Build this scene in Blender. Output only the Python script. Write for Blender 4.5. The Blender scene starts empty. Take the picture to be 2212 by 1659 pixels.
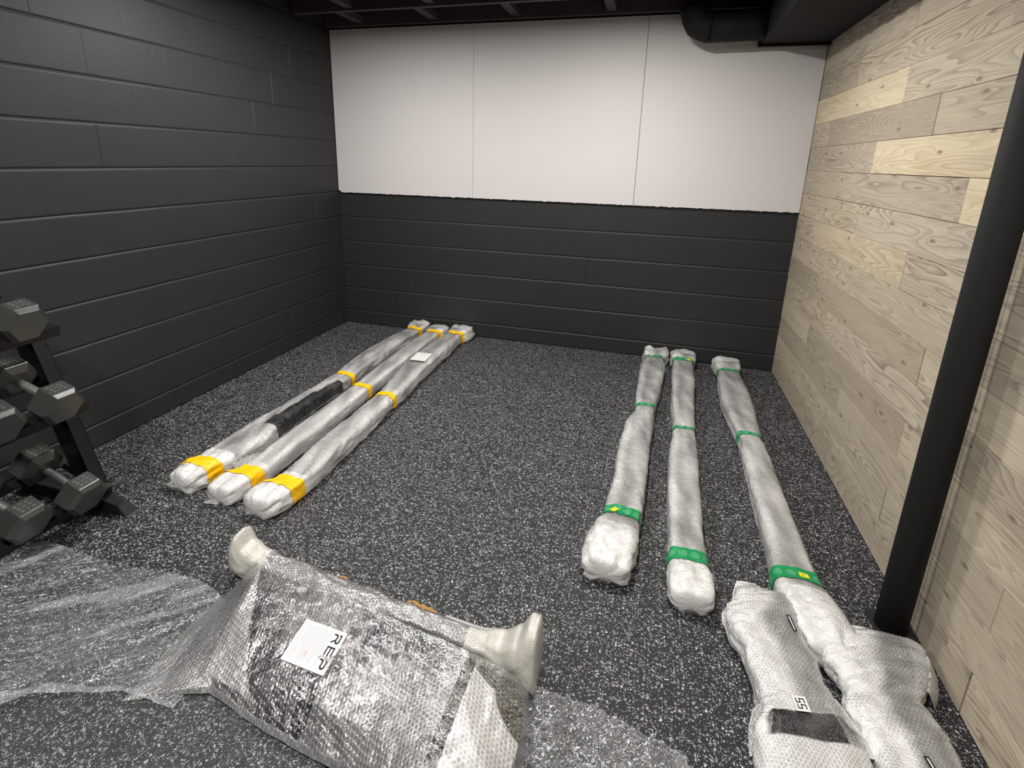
import bpy, bmesh, math, random
from mathutils import Vector, Matrix, noise
random.seed(7)
scene = bpy.context.scene
col = scene.collection
PI = math.pi

# ------------------------------------------------------------------ camera
cam_data = bpy.data.cameras.new('camera')
cam = bpy.data.objects.new('camera', cam_data); col.objects.link(cam)
cam.location = (2.5335, -3.8829, 1.4213)
cam.rotation_euler = (1.3015, -0.0244, 0.2765)
cam_data.sensor_fit = 'HORIZONTAL'
cam_data.sensor_width = 36.0
cam_data.lens = 36.0 * 1122.0 / 2212.0
cam_data.shift_x = 13.66 / 2212.0
cam_data.shift_y = -173.6 / 2212.0
cam_data.clip_start = 0.02
scene.camera = cam

# ------------------------------------------------------------------ light
world = bpy.data.worlds.new('world'); scene.world = world
world.use_nodes = True
world.node_tree.nodes['Background'].inputs[0].default_value = (0.5, 0.5, 0.52, 1)
world.node_tree.nodes['Background'].inputs[1].default_value = 0.02

def area(name, loc, power, size=0.17, color=(1.0, 0.965, 0.925), rot=(0, 0, 0), spread=math.radians(180)):
    d = bpy.data.lights.new(name, 'AREA'); d.shape = 'DISK'; d.size = size
    d.energy = power; d.color = color; d.spread = spread
    o = bpy.data.objects.new(name, d); o.location = loc; o.rotation_euler = rot; col.objects.link(o)
    return o
area('ceiling_lamp_right', (2.32, -1.25, 2.33), 30)
area('ceiling_lamp_left', (0.84, -1.35, 2.33), 27)
area('ceiling_lamp_rear_right', (2.32, -3.7, 2.33), 33)
area('ceiling_lamp_rear_left', (0.84, -3.7, 2.33), 33)

scene.view_settings.view_transform = 'Standard'
scene.view_settings.look = 'None'
scene.view_settings.gamma = 1.0
scene.view_settings.use_curve_mapping = False
scene.view_settings.exposure = 0.30

# ------------------------------------------------------------------ node helpers
def new_mat(name):
    m = bpy.data.materials.new(name); m.use_nodes = True
    nt = m.node_tree; nt.nodes.clear()
    out = nt.nodes.new('ShaderNodeOutputMaterial')
    return m, nt, out
class N:
    def __init__(s, nt): s.nt = nt
    def __call__(s, typ, ins=None, **kw):
        n = s.nt.nodes.new('ShaderNode' + typ)
        for k, v in kw.items(): setattr(n, k, v)
        for k, v in (ins or {}).items():
            sock = n.inputs[k]
            if hasattr(v, 'is_output') or isinstance(v, bpy.types.NodeSocket): s.nt.links.new(v, sock)
            else: sock.default_value = v
        return n
    def math(s, op, a, b=0.0, c=0.0, clamp=False):
        n = s.nt.nodes.new('ShaderNodeMath'); n.operation = op; n.use_clamp = clamp
        for i, v in enumerate((a, b, c)):
            if isinstance(v, bpy.types.NodeSocket): s.nt.links.new(v, n.inputs[i])
            else: n.inputs[i].default_value = v
        return n.outputs[0]
    def vmath(s, op, a, b=(0, 0, 0), out=0):
        n = s.nt.nodes.new('ShaderNodeVectorMath'); n.operation = op
        for i, v in enumerate((a, b)):
            if isinstance(v, bpy.types.NodeSocket): s.nt.links.new(v, n.inputs[i])
            else: n.inputs[i].default_value = v
        return n.outputs[out]
    def ramp(s, fac, stops, interp='LINEAR'):
        n = s.nt.nodes.new('ShaderNodeValToRGB'); n.color_ramp.interpolation = interp
        e = n.color_ramp.elements
        while len(e) < len(stops): e.new(0.5)
        for i, (p, c) in enumerate(stops):
            e[i].position = p; e[i].color = c if len(c) == 4 else (*c, 1)
        s.nt.links.new(fac, n.inputs[0]); return n.outputs[0]
    def mix(s, fac, a, b, blend='MIX'):
        n = s.nt.nodes.new('ShaderNodeMix'); n.data_type = 'RGBA'; n.blend_type = blend
        for i, v in ((0, fac), (6, a), (7, b)):
            if isinstance(v, bpy.types.NodeSocket): s.nt.links.new(v, n.inputs[i])
            else: n.inputs[i].default_value = v if not isinstance(v, tuple) or len(v) == 4 else (*v, 1)
        return n.outputs[2]
    def link(s, a, b): s.nt.links.new(a, b)
def simple(name, color, rough=0.5, metal=0.0, bump=0.0, bscale=200.0, spec=0.5, var=0.0, coat=0.0):
    m, nt, out = new_mat(name); n = N(nt)
    geo = n('NewGeometry'); p = geo.outputs['Position']
    b = n('BsdfPrincipled', {'Base Color': (*color, 1), 'Roughness': rough, 'Metallic': metal,
                             'Specular IOR Level': spec, 'Coat Weight': coat, 'Coat Roughness': 0.1})
    no = n('TexNoise', {'Vector': p, 'Scale': bscale, 'Detail': 3.0})
    if bump:
        bp = n('Bump', {'Strength': bump, 'Distance': 0.001, 'Height': no.outputs[0]})
        n.link(bp.outputs[0], b.inputs['Normal'])
    if var:
        n2 = n('TexNoise', {'Vector': p, 'Scale': 6.0, 'Detail': 4.0})
        c = n.mix(n2.outputs[0], tuple(x * (1 - var) for x in color), tuple(min(1, x * (1 + var)) for x in color))
        n.link(c, b.inputs['Base Color'])
    n.link(b.outputs[0], out.inputs[0]); return m

# rubber floor with pale flecks
def floor_mat():
    m, nt, out = new_mat('speckled_rubber'); n = N(nt)
    p = n('NewGeometry').outputs['Position']
    total = None
    for k, (ns, th, cs, rad, keep) in enumerate(((135, 0.080, 84, 0.38, 0.36), (190, 0.095, 118, 0.36, 0.32))):
        q = n.vmath('ADD', p, (k * 3.13, k * 1.71, 0.2 * k))
        nz = n('TexNoise', {'Vector': q, 'Scale': ns, 'Detail': 0.6}).outputs[0]
        line = n.math('LESS_THAN', n.math('ABSOLUTE', n.math('SUBTRACT', nz, 0.5)), th * 0.5)
        v = n('TexVoronoi', {'Vector': q, 'Scale': cs, 'Randomness': 1.0}, voronoi_dimensions='2D')
        c3 = n('SeparateColor', {'Color': v.outputs['Color']})
        on = n.math('MULTIPLY', line, n.math('LESS_THAN', v.outputs['Distance'], rad))
        on = n.math('MULTIPLY', on, n.math('LESS_THAN', c3.outputs[0], keep))
        on = n.math('MULTIPLY', on, n.math('MULTIPLY_ADD', c3.outputs[1], 0.6, 0.4))
        total = on if total is None else n.math('MAXIMUM', total, on)
    for k, (sc, th, keep) in enumerate(((165, 0.19, 0.17), (230, 0.22, 0.14), (110, 0.13, 0.14))):
        nz = n('TexNoise', {'Vector': p, 'Scale': 150.0, 'Detail': 1.0})
        off = n.vmath('SCALE', n.vmath('SUBTRACT', nz.outputs['Color'], (0.5, 0.5, 0.5)))
        off.node.inputs['Scale'].default_value = 0.008
        q = n.vmath('ADD', n.vmath('ADD', p, off), (k * 7.3, k * 2.9, 0))
        v = n('TexVoronoi', {'Vector': q, 'Scale': sc, 'Randomness': 1.0}, voronoi_dimensions='2D')
        c3 = n('SeparateColor', {'Color': v.outputs['Color']})
        on = n.math('MULTIPLY', n.math('LESS_THAN', v.outputs['Distance'], th), n.math('LESS_THAN', c3.outputs[0], keep))
        on = n.math('MULTIPLY', on, n.math('MULTIPLY_ADD', c3.outputs[1], 0.6, 0.4))
        total = n.math('MAXIMUM', total, on)
    big = n('TexNoise', {'Vector': p, 'Scale': 2.5, 'Detail': 3.0}).outputs[0]
    base = n.mix(big, (0.0105, 0.0105, 0.012), (0.0165, 0.016, 0.0185))
    colr = n.mix(total, base, (0.62, 0.63, 0.65))
    grain = n('TexNoise', {'Vector': p, 'Scale': 400.0, 'Detail': 2.0}).outputs[0]
    h = n.math('ADD', grain, n.math('MULTIPLY', total, 0.6))
    bp = n('Bump', {'Strength': 0.5, 'Distance': 0.0012, 'Height': h})
    b = n('BsdfPrincipled', {'Base Color': colr, 'Roughness': 0.62, 'Normal': bp.outputs[0], 'Specular IOR Level': 0.4})
    n.link(b.outputs[0], out.inputs[0]); return m
FLOOR = floor_mat()

def cmu_mat():
    m, nt, out = new_mat('charcoal_painted_block'); n = N(nt)
    p = n('NewGeometry').outputs['Position']
    n1 = n('TexNoise', {'Vector': p, 'Scale': 3.0, 'Detail': 4.0}).outputs[0]
    n2 = n('TexNoise', {'Vector': p, 'Scale': 260.0, 'Detail': 4.0, 'Roughness': 0.7}).outputs[0]
    n3 = n('TexNoise', {'Vector': p, 'Scale': 45.0, 'Detail': 2.0}).outputs[0]
    c = n.mix(n1, (0.0215, 0.0225, 0.0235), (0.027, 0.0275, 0.029))
    h = n.math('MULTIPLY_ADD', n3, 0.8, n2)
    bp = n('Bump', {'Strength': 0.45, 'Distance': 0.0015, 'Height': h})
    b = n('BsdfPrincipled', {'Base Color': c, 'Roughness': 0.5, 'Normal': bp.outputs[0], 'Specular IOR Level': 0.35})
    n.link(b.outputs[0], out.inputs[0]); return m
CMU = cmu_mat()

def foam_mat():
    m, nt, out = new_mat('white_foam_board'); n = N(nt)
    p = n('NewGeometry').outputs['Position']
    n1 = n('TexNoise', {'Vector': p, 'Scale': 1.3, 'Detail': 3.0}).outputs[0]
    n2 = n('TexNoise', {'Vector': p, 'Scale': 500.0, 'Detail': 2.0}).outputs[0]
    c = n.mix(n1, (0.60, 0.575, 0.575), (0.635, 0.615, 0.612))
    bp = n('Bump', {'Strength': 0.1, 'Distance': 0.0005, 'Height': n2})
    b = n('BsdfPrincipled', {'Base Color': c, 'Roughness': 0.6, 'Normal': bp.outputs[0], 'Specular IOR Level': 0.3})
    n.link(b.outputs[0], out.inputs[0]); return m
FOAM = foam_mat()

def wood_mat():
    m, nt, out = new_mat('greywashed_pine'); n = N(nt)
    p = n('NewGeometry').outputs['Position']
    at = n('Attribute', attribute_name='plank')          # r seed, g yellowness, b tone
    sep = n('SeparateColor', {'Color': at.outputs['Color']})
    seed, yel, tone = sep.outputs[0], sep.outputs[1], sep.outputs[2]
    xyz = n('SeparateXYZ', {'Vector': p})
    yy = n.math('ADD', xyz.outputs[1], n.math('MULTIPLY', seed, 37.0))
    zz = n.math('ADD', xyz.outputs[2], n.math('MULTIPLY', seed, 23.7))
    # knots
    kv = n('CombineXYZ', {'X': n.math('MULTIPLY', yy, 2.9), 'Y': n.math('MULTIPLY', zz, 8.3)}).outputs[0]
    kvor = n('TexVoronoi', {'Vector': kv, 'Scale': 1.0, 'Randomness': 0.9}, voronoi_dimensions='2D')
    kd = kvor.outputs['Distance']
    ksel = n.math('LESS_THAN', n('SeparateColor', {'Color': kvor.outputs['Color']}).outputs[0], 0.55)
    kinf = n.math('MULTIPLY', n.math('SMOOTH_MIN', 1.0, n.math('DIVIDE', 0.05, n.math('ADD', kd, 0.02)), 0.1), ksel)
    # flowing cathedral grain = contours of stretched noise
    gv = n('CombineXYZ', {'X': n.math('MULTIPLY', yy, 0.85), 'Y': n.math('MULTIPLY', zz, 8.5), 'Z': n.math('MULTIPLY', seed, 9.0)}).outputs[0]
    low = n('TexNoise', {'Vector': gv, 'Scale': 1.25, 'Detail': 1.5, 'Roughness': 0.45}).outputs[0]
    field = n.math('ADD', n.math('MULTIPLY', low, 21.0), n.math('MULTIPLY', kinf, 2.2))
    saw = n.math('FRACT', field)
    late = n.math('POWER', saw, 2.0)                     # slow rise, sharp drop
    edge = n.math('MULTIPLY', n.math('SUBTRACT', 1.0, saw), 14.0, clamp=True)
    late = n.math('MULTIPLY', late, edge)
    fv = n('CombineXYZ', {'X': n.math('MULTIPLY', yy, 6.0), 'Y': n.math('MULTIPLY', zz, 260.0)}).outputs[0]
    fine = n('TexNoise', {'Vector': fv, 'Scale': 1.0, 'Detail': 3.0}).outputs[0]
    amt = n('TexNoise', {'Vector': gv, 'Scale': 0.9, 'Detail': 1.0}).outputs[0]
    amt = n.math('MULTIPLY', n.math('SUBTRACT', amt, 0.22), 1.9, clamp=True)
    base = n.mix(tone, (0.405, 0.35, 0.265), (0.55, 0.485, 0.38))
    base = n.mix(yel, base, (0.72, 0.63, 0.44))
    blot = n('TexNoise', {'Vector': gv, 'Scale': 2.6, 'Detail': 3.0}).outputs[0]
    base = n.mix(n.math('MULTIPLY', n.math('SUBTRACT', blot, 0.45), 1.4, clamp=True), base, (0.36, 0.305, 0.24))
    dark = n.mix(yel, (0.175, 0.14, 0.115), (0.52, 0.39, 0.22))
    c = n.mix(n.math('MULTIPLY', n.math('MULTIPLY', late, amt), 1.1), base, dark)
    c = n.mix(n.math('MULTIPLY', n.math('SUBTRACT', fine, 0.42), 0.9, clamp=True), c, dark)
    kc = n.math('MULTIPLY', n.math('SUBTRACT', 1.0, n.math('MULTIPLY', kd, 14.0), clamp=True), ksel)
    c = n.mix(n.math('MULTIPLY', n.math('POWER', kc, 0.6), 0.85), c, (0.16, 0.105, 0.07))
    bp = n('Bump', {'Strength': 0.25, 'Distance': 0.0008, 'Height': n.math('ADD', fine, late)})
    b = n('BsdfPrincipled', {'Base Color': c, 'Roughness': 0.62, 'Normal': bp.outputs[0], 'Specular IOR Level': 0.3})
    n.link(b.outputs[0], out.inputs[0]); return m
WOOD = wood_mat()

def bubble_mat(name, lo=0.35, hi=0.95, cell=0.0105, tint=(0.90, 0.90, 0.89), bump=1.0, rough=0.22, gl=0.5, dome_h=0.0012, flat=0.35, crk_h=0.0055, flat_r=0.16, ring_a=0.7):
    """bubble wrap: clear film with domes; attribute 'layers' = how many layers lie over each other"""
    m, nt, out = new_mat(name); n = N(nt)
    uv = n('UVMap').outputs[0]
    p = n('NewGeometry').outputs['Position']
    nz = n('TexNoise', {'Vector': p, 'Scale': 22.0, 'Detail': 2.0})
    off = n.vmath('SCALE', n.vmath('SUBTRACT', nz.outputs['Color'], (0.5, 0.5, 0.5)))
    off.node.inputs['Scale'].default_value = 0.004
    q = n.vmath('ADD', uv, off)
    q = n('VectorRotate', {'Vector': q, 'Angle': 0.35}, rotation_type='Z_AXIS').outputs[0]
    q = n.vmath('MULTIPLY', q, (1 / cell, 1 / (cell * 1.732), 0))
    def dist(addv):
        f = n.vmath('SUBTRACT', n.vmath('FRACTION', n.vmath('ADD', q, addv)), (0.5, 0.5, 0))
        f = n.vmath('MULTIPLY', f, (1, 1.732, 0))
        return n.vmath('LENGTH', f, out=1)
    d = n.math('MINIMUM', dist((0, 0, 0)), dist((0.5, 0.5, 0)))
    dome = n.math('SQRT', n.math('MAXIMUM', n.math('SUBTRACT', 1.0, n.math('POWER', n.math('DIVIDE', d, 0.47), 2.0)), 0.0))
    lay = n('Attribute', attribute_name='layers').outputs['Fac']
    dome = n.math('MULTIPLY', dome, n.math('SUBTRACT', 1.0, n.math('MULTIPLY', n.math('SUBTRACT', lay, 0.9), 6.0, clamp=True)))
    crk = n('TexNoise', {'Vector': p, 'Scale': 38.0, 'Detail': 5.0, 'Roughness': 0.62, 'Distortion': 0.6}).outputs[0]
    rid = n.math('ABSOLUTE', n.math('SUBTRACT', crk, 0.5))
    end = n.math('MULTIPLY', n.math('SUBTRACT', lay, 0.9), 10.0, clamp=True)
    h = n.math('ADD', n.math('MULTIPLY', dome, dome_h), n.math('MULTIPLY', rid, n.math('MULTIPLY_ADD', end, -crk_h * 1.6, -crk_h)))
    bp = n('Bump', {'Strength': bump, 'Distance': 1.0, 'Height': h})
    bps = n('Bump', {'Strength': 0.35, 'Distance': 1.0, 'Height': h})
    pat = n('TexNoise', {'Vector': p, 'Scale': 9.0, 'Detail': 3.0}).outputs[0]
    a = n.math('ADD', lay, n.math('MULTIPLY', n.math('SUBTRACT', pat, 0.5), 0.6))
    a = n.math('MULTIPLY_ADD', a, hi - lo, lo)
    ring = n.math('SUBTRACT', 1.0, dome)
    a = n.math('MULTIPLY', a, n.math('MULTIPLY_ADD', ring, ring_a, 1.0 - ring_a * 0.54), clamp=True)
    crease = n.math('MULTIPLY', n.math('SUBTRACT', 0.016, rid), 50.0, clamp=True)
    film = n.math('ADD', lay, 1.05, clamp=True)
    a = n.math('MAXIMUM', a, n.math('MULTIPLY', crease, n.math('MULTIPLY', film, 0.6)), clamp=True)
    b = n('BsdfPrincipled', {'Base Color': (*tint, 1), 'Roughness': 0.5, 'Normal': bps.outputs[0], 'Specular IOR Level': 0.3})
    tl = n('BsdfTranslucent', {'Color': (*tint, 1), 'Normal': bps.outputs[0]})
    body = n('MixShader', {0: 0.18, 1: b.outputs[0], 2: tl.outputs[0]})
    tr = n('BsdfTransparent', {'Color': (0.95, 0.96, 0.96, 1)})
    mx = n('MixShader', {0: a, 1: tr.outputs[0], 2: body.outputs[0]})
    g = n('BsdfGlossy', {'Color': (1, 1, 1, 1), 'Roughness': rough, 'Normal': bp.outputs[0]})
    fr = n('Fresnel', {'IOR': 1.5, 'Normal': bp.outputs[0]})
    gf = n.math('MULTIPLY', n.math('MULTIPLY', fr.outputs[0], gl * 4), film, clamp=True)
    bp2 = n('Bump', {'Strength': 1.0, 'Distance': 1.0, 'Height': n.math('ADD', n.math('MULTIPLY', rid, -0.004), n.math('MULTIPLY', dome, 0.00018))})
    g2 = n('BsdfGlossy', {'Color': (1, 1, 1, 1), 'Roughness': flat_r, 'Normal': bp2.outputs[0]})
    gg = n('MixShader', {0: flat, 1: g.outputs[0], 2: g2.outputs[0]})
    fin = n('MixShader', {0: gf, 1: mx.outputs[0], 2: gg.outputs[0]})
    n.link(fin.outputs[0], out.inputs[0]); return m
WRAP = bubble_mat('bubble_wrap', 0.42, 0.98, cell=0.0100, gl=0.55, rough=0.19, dome_h=0.0015, flat=0.15, ring_a=0.55, tint=(0.93, 0.925, 0.91))
WRAPC = bubble_mat('clear_bubble_wrap', 0.05, 0.74, cell=0.0115, rough=0.11, gl=1.5, dome_h=0.0018, flat=0.5, flat_r=0.075)
LOOSE = bubble_mat('loose_bubble_wrap', 0.45, 0.85, cell=0.0115, rough=0.14, gl=1.0, dome_h=0.0016, flat=0.4, crk_h=0.009)
FOAMWRAP = bubble_mat('cloudy_foam_wrap', 0.80, 1.0, cell=0.008, tint=(0.70, 0.68, 0.61), bump=0.5, rough=0.35, gl=0.35, dome_h=0.0004)

def film_mat(name, veil=0.06, direction=0.9, rough=0.10, bs=1.0):
    m, nt, out = new_mat(name); n = N(nt)
    p = n('NewGeometry').outputs['Position']
    wob = n('TexNoise', {'Vector': p, 'Scale': 3.0, 'Detail': 1.0})
    wv = n.vmath('SCALE', n.vmath('SUBTRACT', wob.outputs['Color'], (0.5, 0.5, 0.5)))
    wv.node.inputs['Scale'].default_value = 0.16
    st = n('VectorRotate', {'Vector': n.vmath('ADD', p, wv), 'Angle': -direction}, rotation_type='Z_AXIS').outputs[0]
    st = n.vmath('MULTIPLY', st, (1.6, 20.0, 4.0))
    a1 = n('TexNoise', {'Vector': st, 'Scale': 2.2, 'Detail': 4.0, 'Roughness': 0.6, 'Distortion': 0.9}).outputs[0]
    a2 = n('TexNoise', {'Vector': p, 'Scale': 26.0, 'Detail': 4.0, 'Distortion': 1.2}).outputs[0]
    r1 = n.math('ABSOLUTE', n.math('SUBTRACT', a1, 0.5))
    r2 = n.math('ABSOLUTE', n.math('SUBTRACT', a2, 0.5))
    h = n.math('ADD', n.math('MULTIPLY', r1, -0.020), n.math('MULTIPLY', r2, -0.0035))
    bp = n('Bump', {'Strength': bs, 'Distance': 1.0, 'Height': h})
    crease_glint = n.math('MAXIMUM', n.math('MULTIPLY', n.math('SUBTRACT', 0.014, r1), 45.0, clamp=True),
                 n.math('MULTIPLY', n.math('SUBTRACT', 0.008, r2), 60.0, clamp=True))
    lay = n('Attribute', attribute_name='layers').outputs['Fac']
    a = n.math('MULTIPLY_ADD', lay, 0.30, veil)
    a = n.math('ADD', a, n.math('MULTIPLY', crease_glint, 0.62 * bs), clamp=True)  # glints painted along the creases as extra diffuse white
    dfs = n('BsdfDiffuse', {'Color': (0.74, 0.78, 0.84, 1), 'Normal': bp.outputs[0]})
    tr = n('BsdfTransparent', {'Color': (0.96, 0.97, 0.97, 1)})
    mx = n('MixShader', {0: a, 1: tr.outputs[0], 2: dfs.outputs[0]})
    g = n('BsdfGlossy', {'Color': (1, 1, 1, 1), 'Roughness': rough, 'Normal': bp.outputs[0]})
    fr = n('Fresnel', {'IOR': 1.5, 'Normal': bp.outputs[0]})
    fin = n('MixShader', {0: n.math('MINIMUM', n.math('MULTIPLY', fr.outputs[0], 2.2), 0.34), 1: mx.outputs[0], 2: g.outputs[0]})
    n.link(fin.outputs[0], out.inputs[0]); return m
FILM = film_mat('clear_plastic_film', 0.035, 0.93, bs=0.8)
FILM2 = film_mat('thin_clear_film', 0.02, 0.93, bs=0.22)

def tape_mat(name, color, ring):
    m, nt, out = new_mat(name); n = N(nt)
    uv = n('UVMap').outputs[0]
    p = n('NewGeometry').outputs['Position']
    x = n('SeparateXYZ', {'Vector': uv})
    fv = n.math('SUBTRACT', n.math('FRACT', n.math('DIVIDE', x.outputs[1], 0.042)), 0.5)
    du = n.math('DIVIDE', x.outputs[0], 0.042)
    d = n.math('SQRT', n.math('ADD', n.math('POWER', fv, 2.0), n.math('POWER', du, 2.0)))
    rg = n.math('LESS_THAN', n.math('ABSOLUTE', n.math('SUBTRACT', d, 0.30)), 0.028)
    dash = n.math('MULTIPLY', n.math('LESS_THAN', d, 0.2), n.math('GREATER_THAN', n.math('SINE', n.math('MULTIPLY', n.math('ADD', fv, du), 45.0)), 0.3))
    rg = n.math('MAXIMUM', rg, dash)
    nz = n('TexNoise', {'Vector': p, 'Scale': 60.0, 'Detail': 3.0}).outputs[0]
    c = n.mix(n.math('MULTIPLY', rg, 0.35 if ring else 0.12), (*color, 1), (0.55, 0.85, 0.7, 1) if ring else (0.5, 0.25, 0.0, 1))
    bp = n('Bump', {'Strength': 0.6, 'Distance': 0.004, 'Height': nz})
    b = n('BsdfPrincipled', {'Base Color': c, 'Roughness': 0.32, 'Normal': bp.outputs[0]})
    n.link(b.outputs[0], out.inputs[0]); return m
YTAPE = tape_mat('yellow_tape', (1.0, 0.56, 0.004), False)
GTAPE = tape_mat('green_tape', (0.005, 0.27, 0.085), True)
STEEL = simple('black_powder_coated_steel', (0.022, 0.022, 0.025), 0.42, 0.0, 0.3, 600)
RACKM = simple('black_gloss_steel', (0.007, 0.007, 0.008), 0.40, 0.0, 0.15, 500, spec=0.35)
HEX = simple('black_rubber_head', (0.034, 0.036, 0.033), 0.27, 0.0, 0.2, 300, spec=0.8)
HANDLE = simple('grey_steel_handle', (0.16, 0.17, 0.16), 0.45, 0.6, 0.5, 900)
MARK = simple('worn_raised_marking', (0.085, 0.085, 0.082), 0.3)
POST = simple('matte_black_paint', (0.020, 0.021, 0.022), 0.72, 0.0, 0.25, 300, spec=0.22)
DUCT = simple('black_painted_duct', (0.009, 0.0085, 0.009), 0.75, 0.0, 0.3, 80, var=0.2, spec=0.25)
JOIST = simple('dark_painted_joist', (0.060, 0.038, 0.048), 0.7, 0.0, 0.5, 60, var=0.35)
PAPER = simple('white_label_paper', (0.74, 0.73, 0.72), 0.55)
INK = simple('black_ink', (0.012, 0.010, 0.014), 0.5)
GREYINK = simple('pale_grey_print', (0.36, 0.35, 0.35), 0.6)
REDINK = simple('pale_red_print', (0.72, 0.50, 0.47), 0.6)
YELLOW = simple('yellow_sticker', (0.90, 0.80, 0.01), 0.4)
CARD = simple('brown_cardboard', (0.62, 0.36, 0.12), 0.8, 0, 0.5, 200, var=0.15)
DARK = simple('dark_backing', (0.012, 0.012, 0.012), 0.8)

# ------------------------------------------------------------------ object helpers
def tag(o, label=None, cat=None, group=None, kind=None):
    if label: o['label'] = label
    if cat: o['category'] = cat
    if group: o['group'] = group
    if kind: o['kind'] = kind
    return o
def empty(name, loc, label, cat, group=None):
    o = bpy.data.objects.new(name, None); o.location = loc; o.empty_display_size = 0.05
    col.objects.link(o); tag(o, label, cat, group); bpy.context.view_layer.update()
    return o
def link_mesh(name, me, mat, parent=None, smooth=False):
    o = bpy.data.objects.new(name, me); col.objects.link(o)
    if mat: me.materials.append(mat)
    if smooth:
        for p in me.polygons: p.use_smooth = True
    if parent is not None:                     # geometry is given in world coordinates
        w = Vector((0, 0, 0)); q = parent
        while q is not None: w += q.location; q = q.parent
        me.transform(Matrix.Translation(-w)); o.parent = parent
    return o
def from_bm(name, bm, mat, parent=None, smooth=False):
    bmesh.ops.recalc_face_normals(bm, faces=bm.faces[:])
    me = bpy.data.meshes.new(name); bm.to_mesh(me); bm.free()
    return link_mesh(name, me, mat, parent, smooth)
def recentre(o):
    """origin of a single-mesh thing at its base"""
    me = o.data; xs = [v.co for v in me.vertices]
    c = Vector(((min(v.x for v in xs) + max(v.x for v in xs)) / 2, (min(v.y for v in xs) + max(v.y for v in xs)) / 2, min(v.z for v in xs)))
    me.transform(Matrix.Translation(-c)); o.location = c; return o
def box(bm, c0, c1, M=None):
    x0, y0, z0 = c0; x1, y1, z1 = c1
    vs = [bm.verts.new(Vector(v)) for v in ((x0, y0, z0), (x1, y0, z0), (x1, y1, z0), (x0, y1, z0), (x0, y0, z1), (x1, y0, z1), (x1, y1, z1), (x0, y1, z1))]
    if M is not None:
        for v in vs: v.co = M @ v.co
    for f in ((0, 3, 2, 1), (4, 5, 6, 7), (0, 1, 5, 4), (1, 2, 6, 5), (2, 3, 7, 6), (3, 0, 4, 7)): bm.faces.new([vs[i] for i in f])
    return vs
def bevel(bm, w, seg=2):
    bmesh.ops.bevel(bm, geom=bm.edges[:], offset=w, segments=seg, affect='EDGES', profile=0.6)
def cyl(bm, a, b, r, n=24, r2=None):
    a = Vector(a); b = Vector(b); d = (b - a).normalized(); r2 = r if r2 is None else r2
    u = d.orthogonal().normalized(); w = d.cross(u)
    A = [bm.verts.new(a + (u * math.cos(t) + w * math.sin(t)) * r) for t in (2 * PI * i / n for i in range(n))]
    B = [bm.verts.new(b + (u * math.cos(t) + w * math.sin(t)) * r2) for t in (2 * PI * i / n for i in range(n))]
    for i in range(n): bm.faces.new((A[i], A[(i + 1) % n], B[(i + 1) % n], B[i]))
    bm.faces.new(A[::-1]); bm.faces.new(B)
def prism(bm, poly, axis_a, axis_b):
    """poly: list of 3D points, extruded by vector axis_b-axis_a"""
    d = Vector(axis_b) - Vector(axis_a)
    A = [bm.verts.new(Vector(p)) for p in poly]; B = [bm.verts.new(Vector(p) + d) for p in poly]
    n = len(poly)
    for i in range(n): bm.faces.new((A[i], A[(i + 1) % n], B[(i + 1) % n], B[i]))
    bm.faces.new(A[::-1]); bm.faces.new(B)

# ------------------------------------------------------------------ room shell
W = 3.463; YF = -6.2; ZT = 2.36
bm = bmesh.new(); box(bm, (-0.05, YF, -0.05), (W + 0.1, 0.05, 0.0))
tag(from_bm('floor', bm, FLOOR), kind='structure')
# tile seams cut in the rubber: dark hairline strips, let flush into the floor
bm = bmesh.new()
for x in (1.2, 2.42): box(bm, (x - 0.0012, YF, -0.001), (x + 0.0012, 0.0, 0.0004))
for y in (-1.22, -2.44, -3.66): box(bm, (0, y - 0.0008, -0.001), (W, y + 0.0008, 0.0004))
tag(from_bm('trim_1', bm, DARK), kind='structure')

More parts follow.
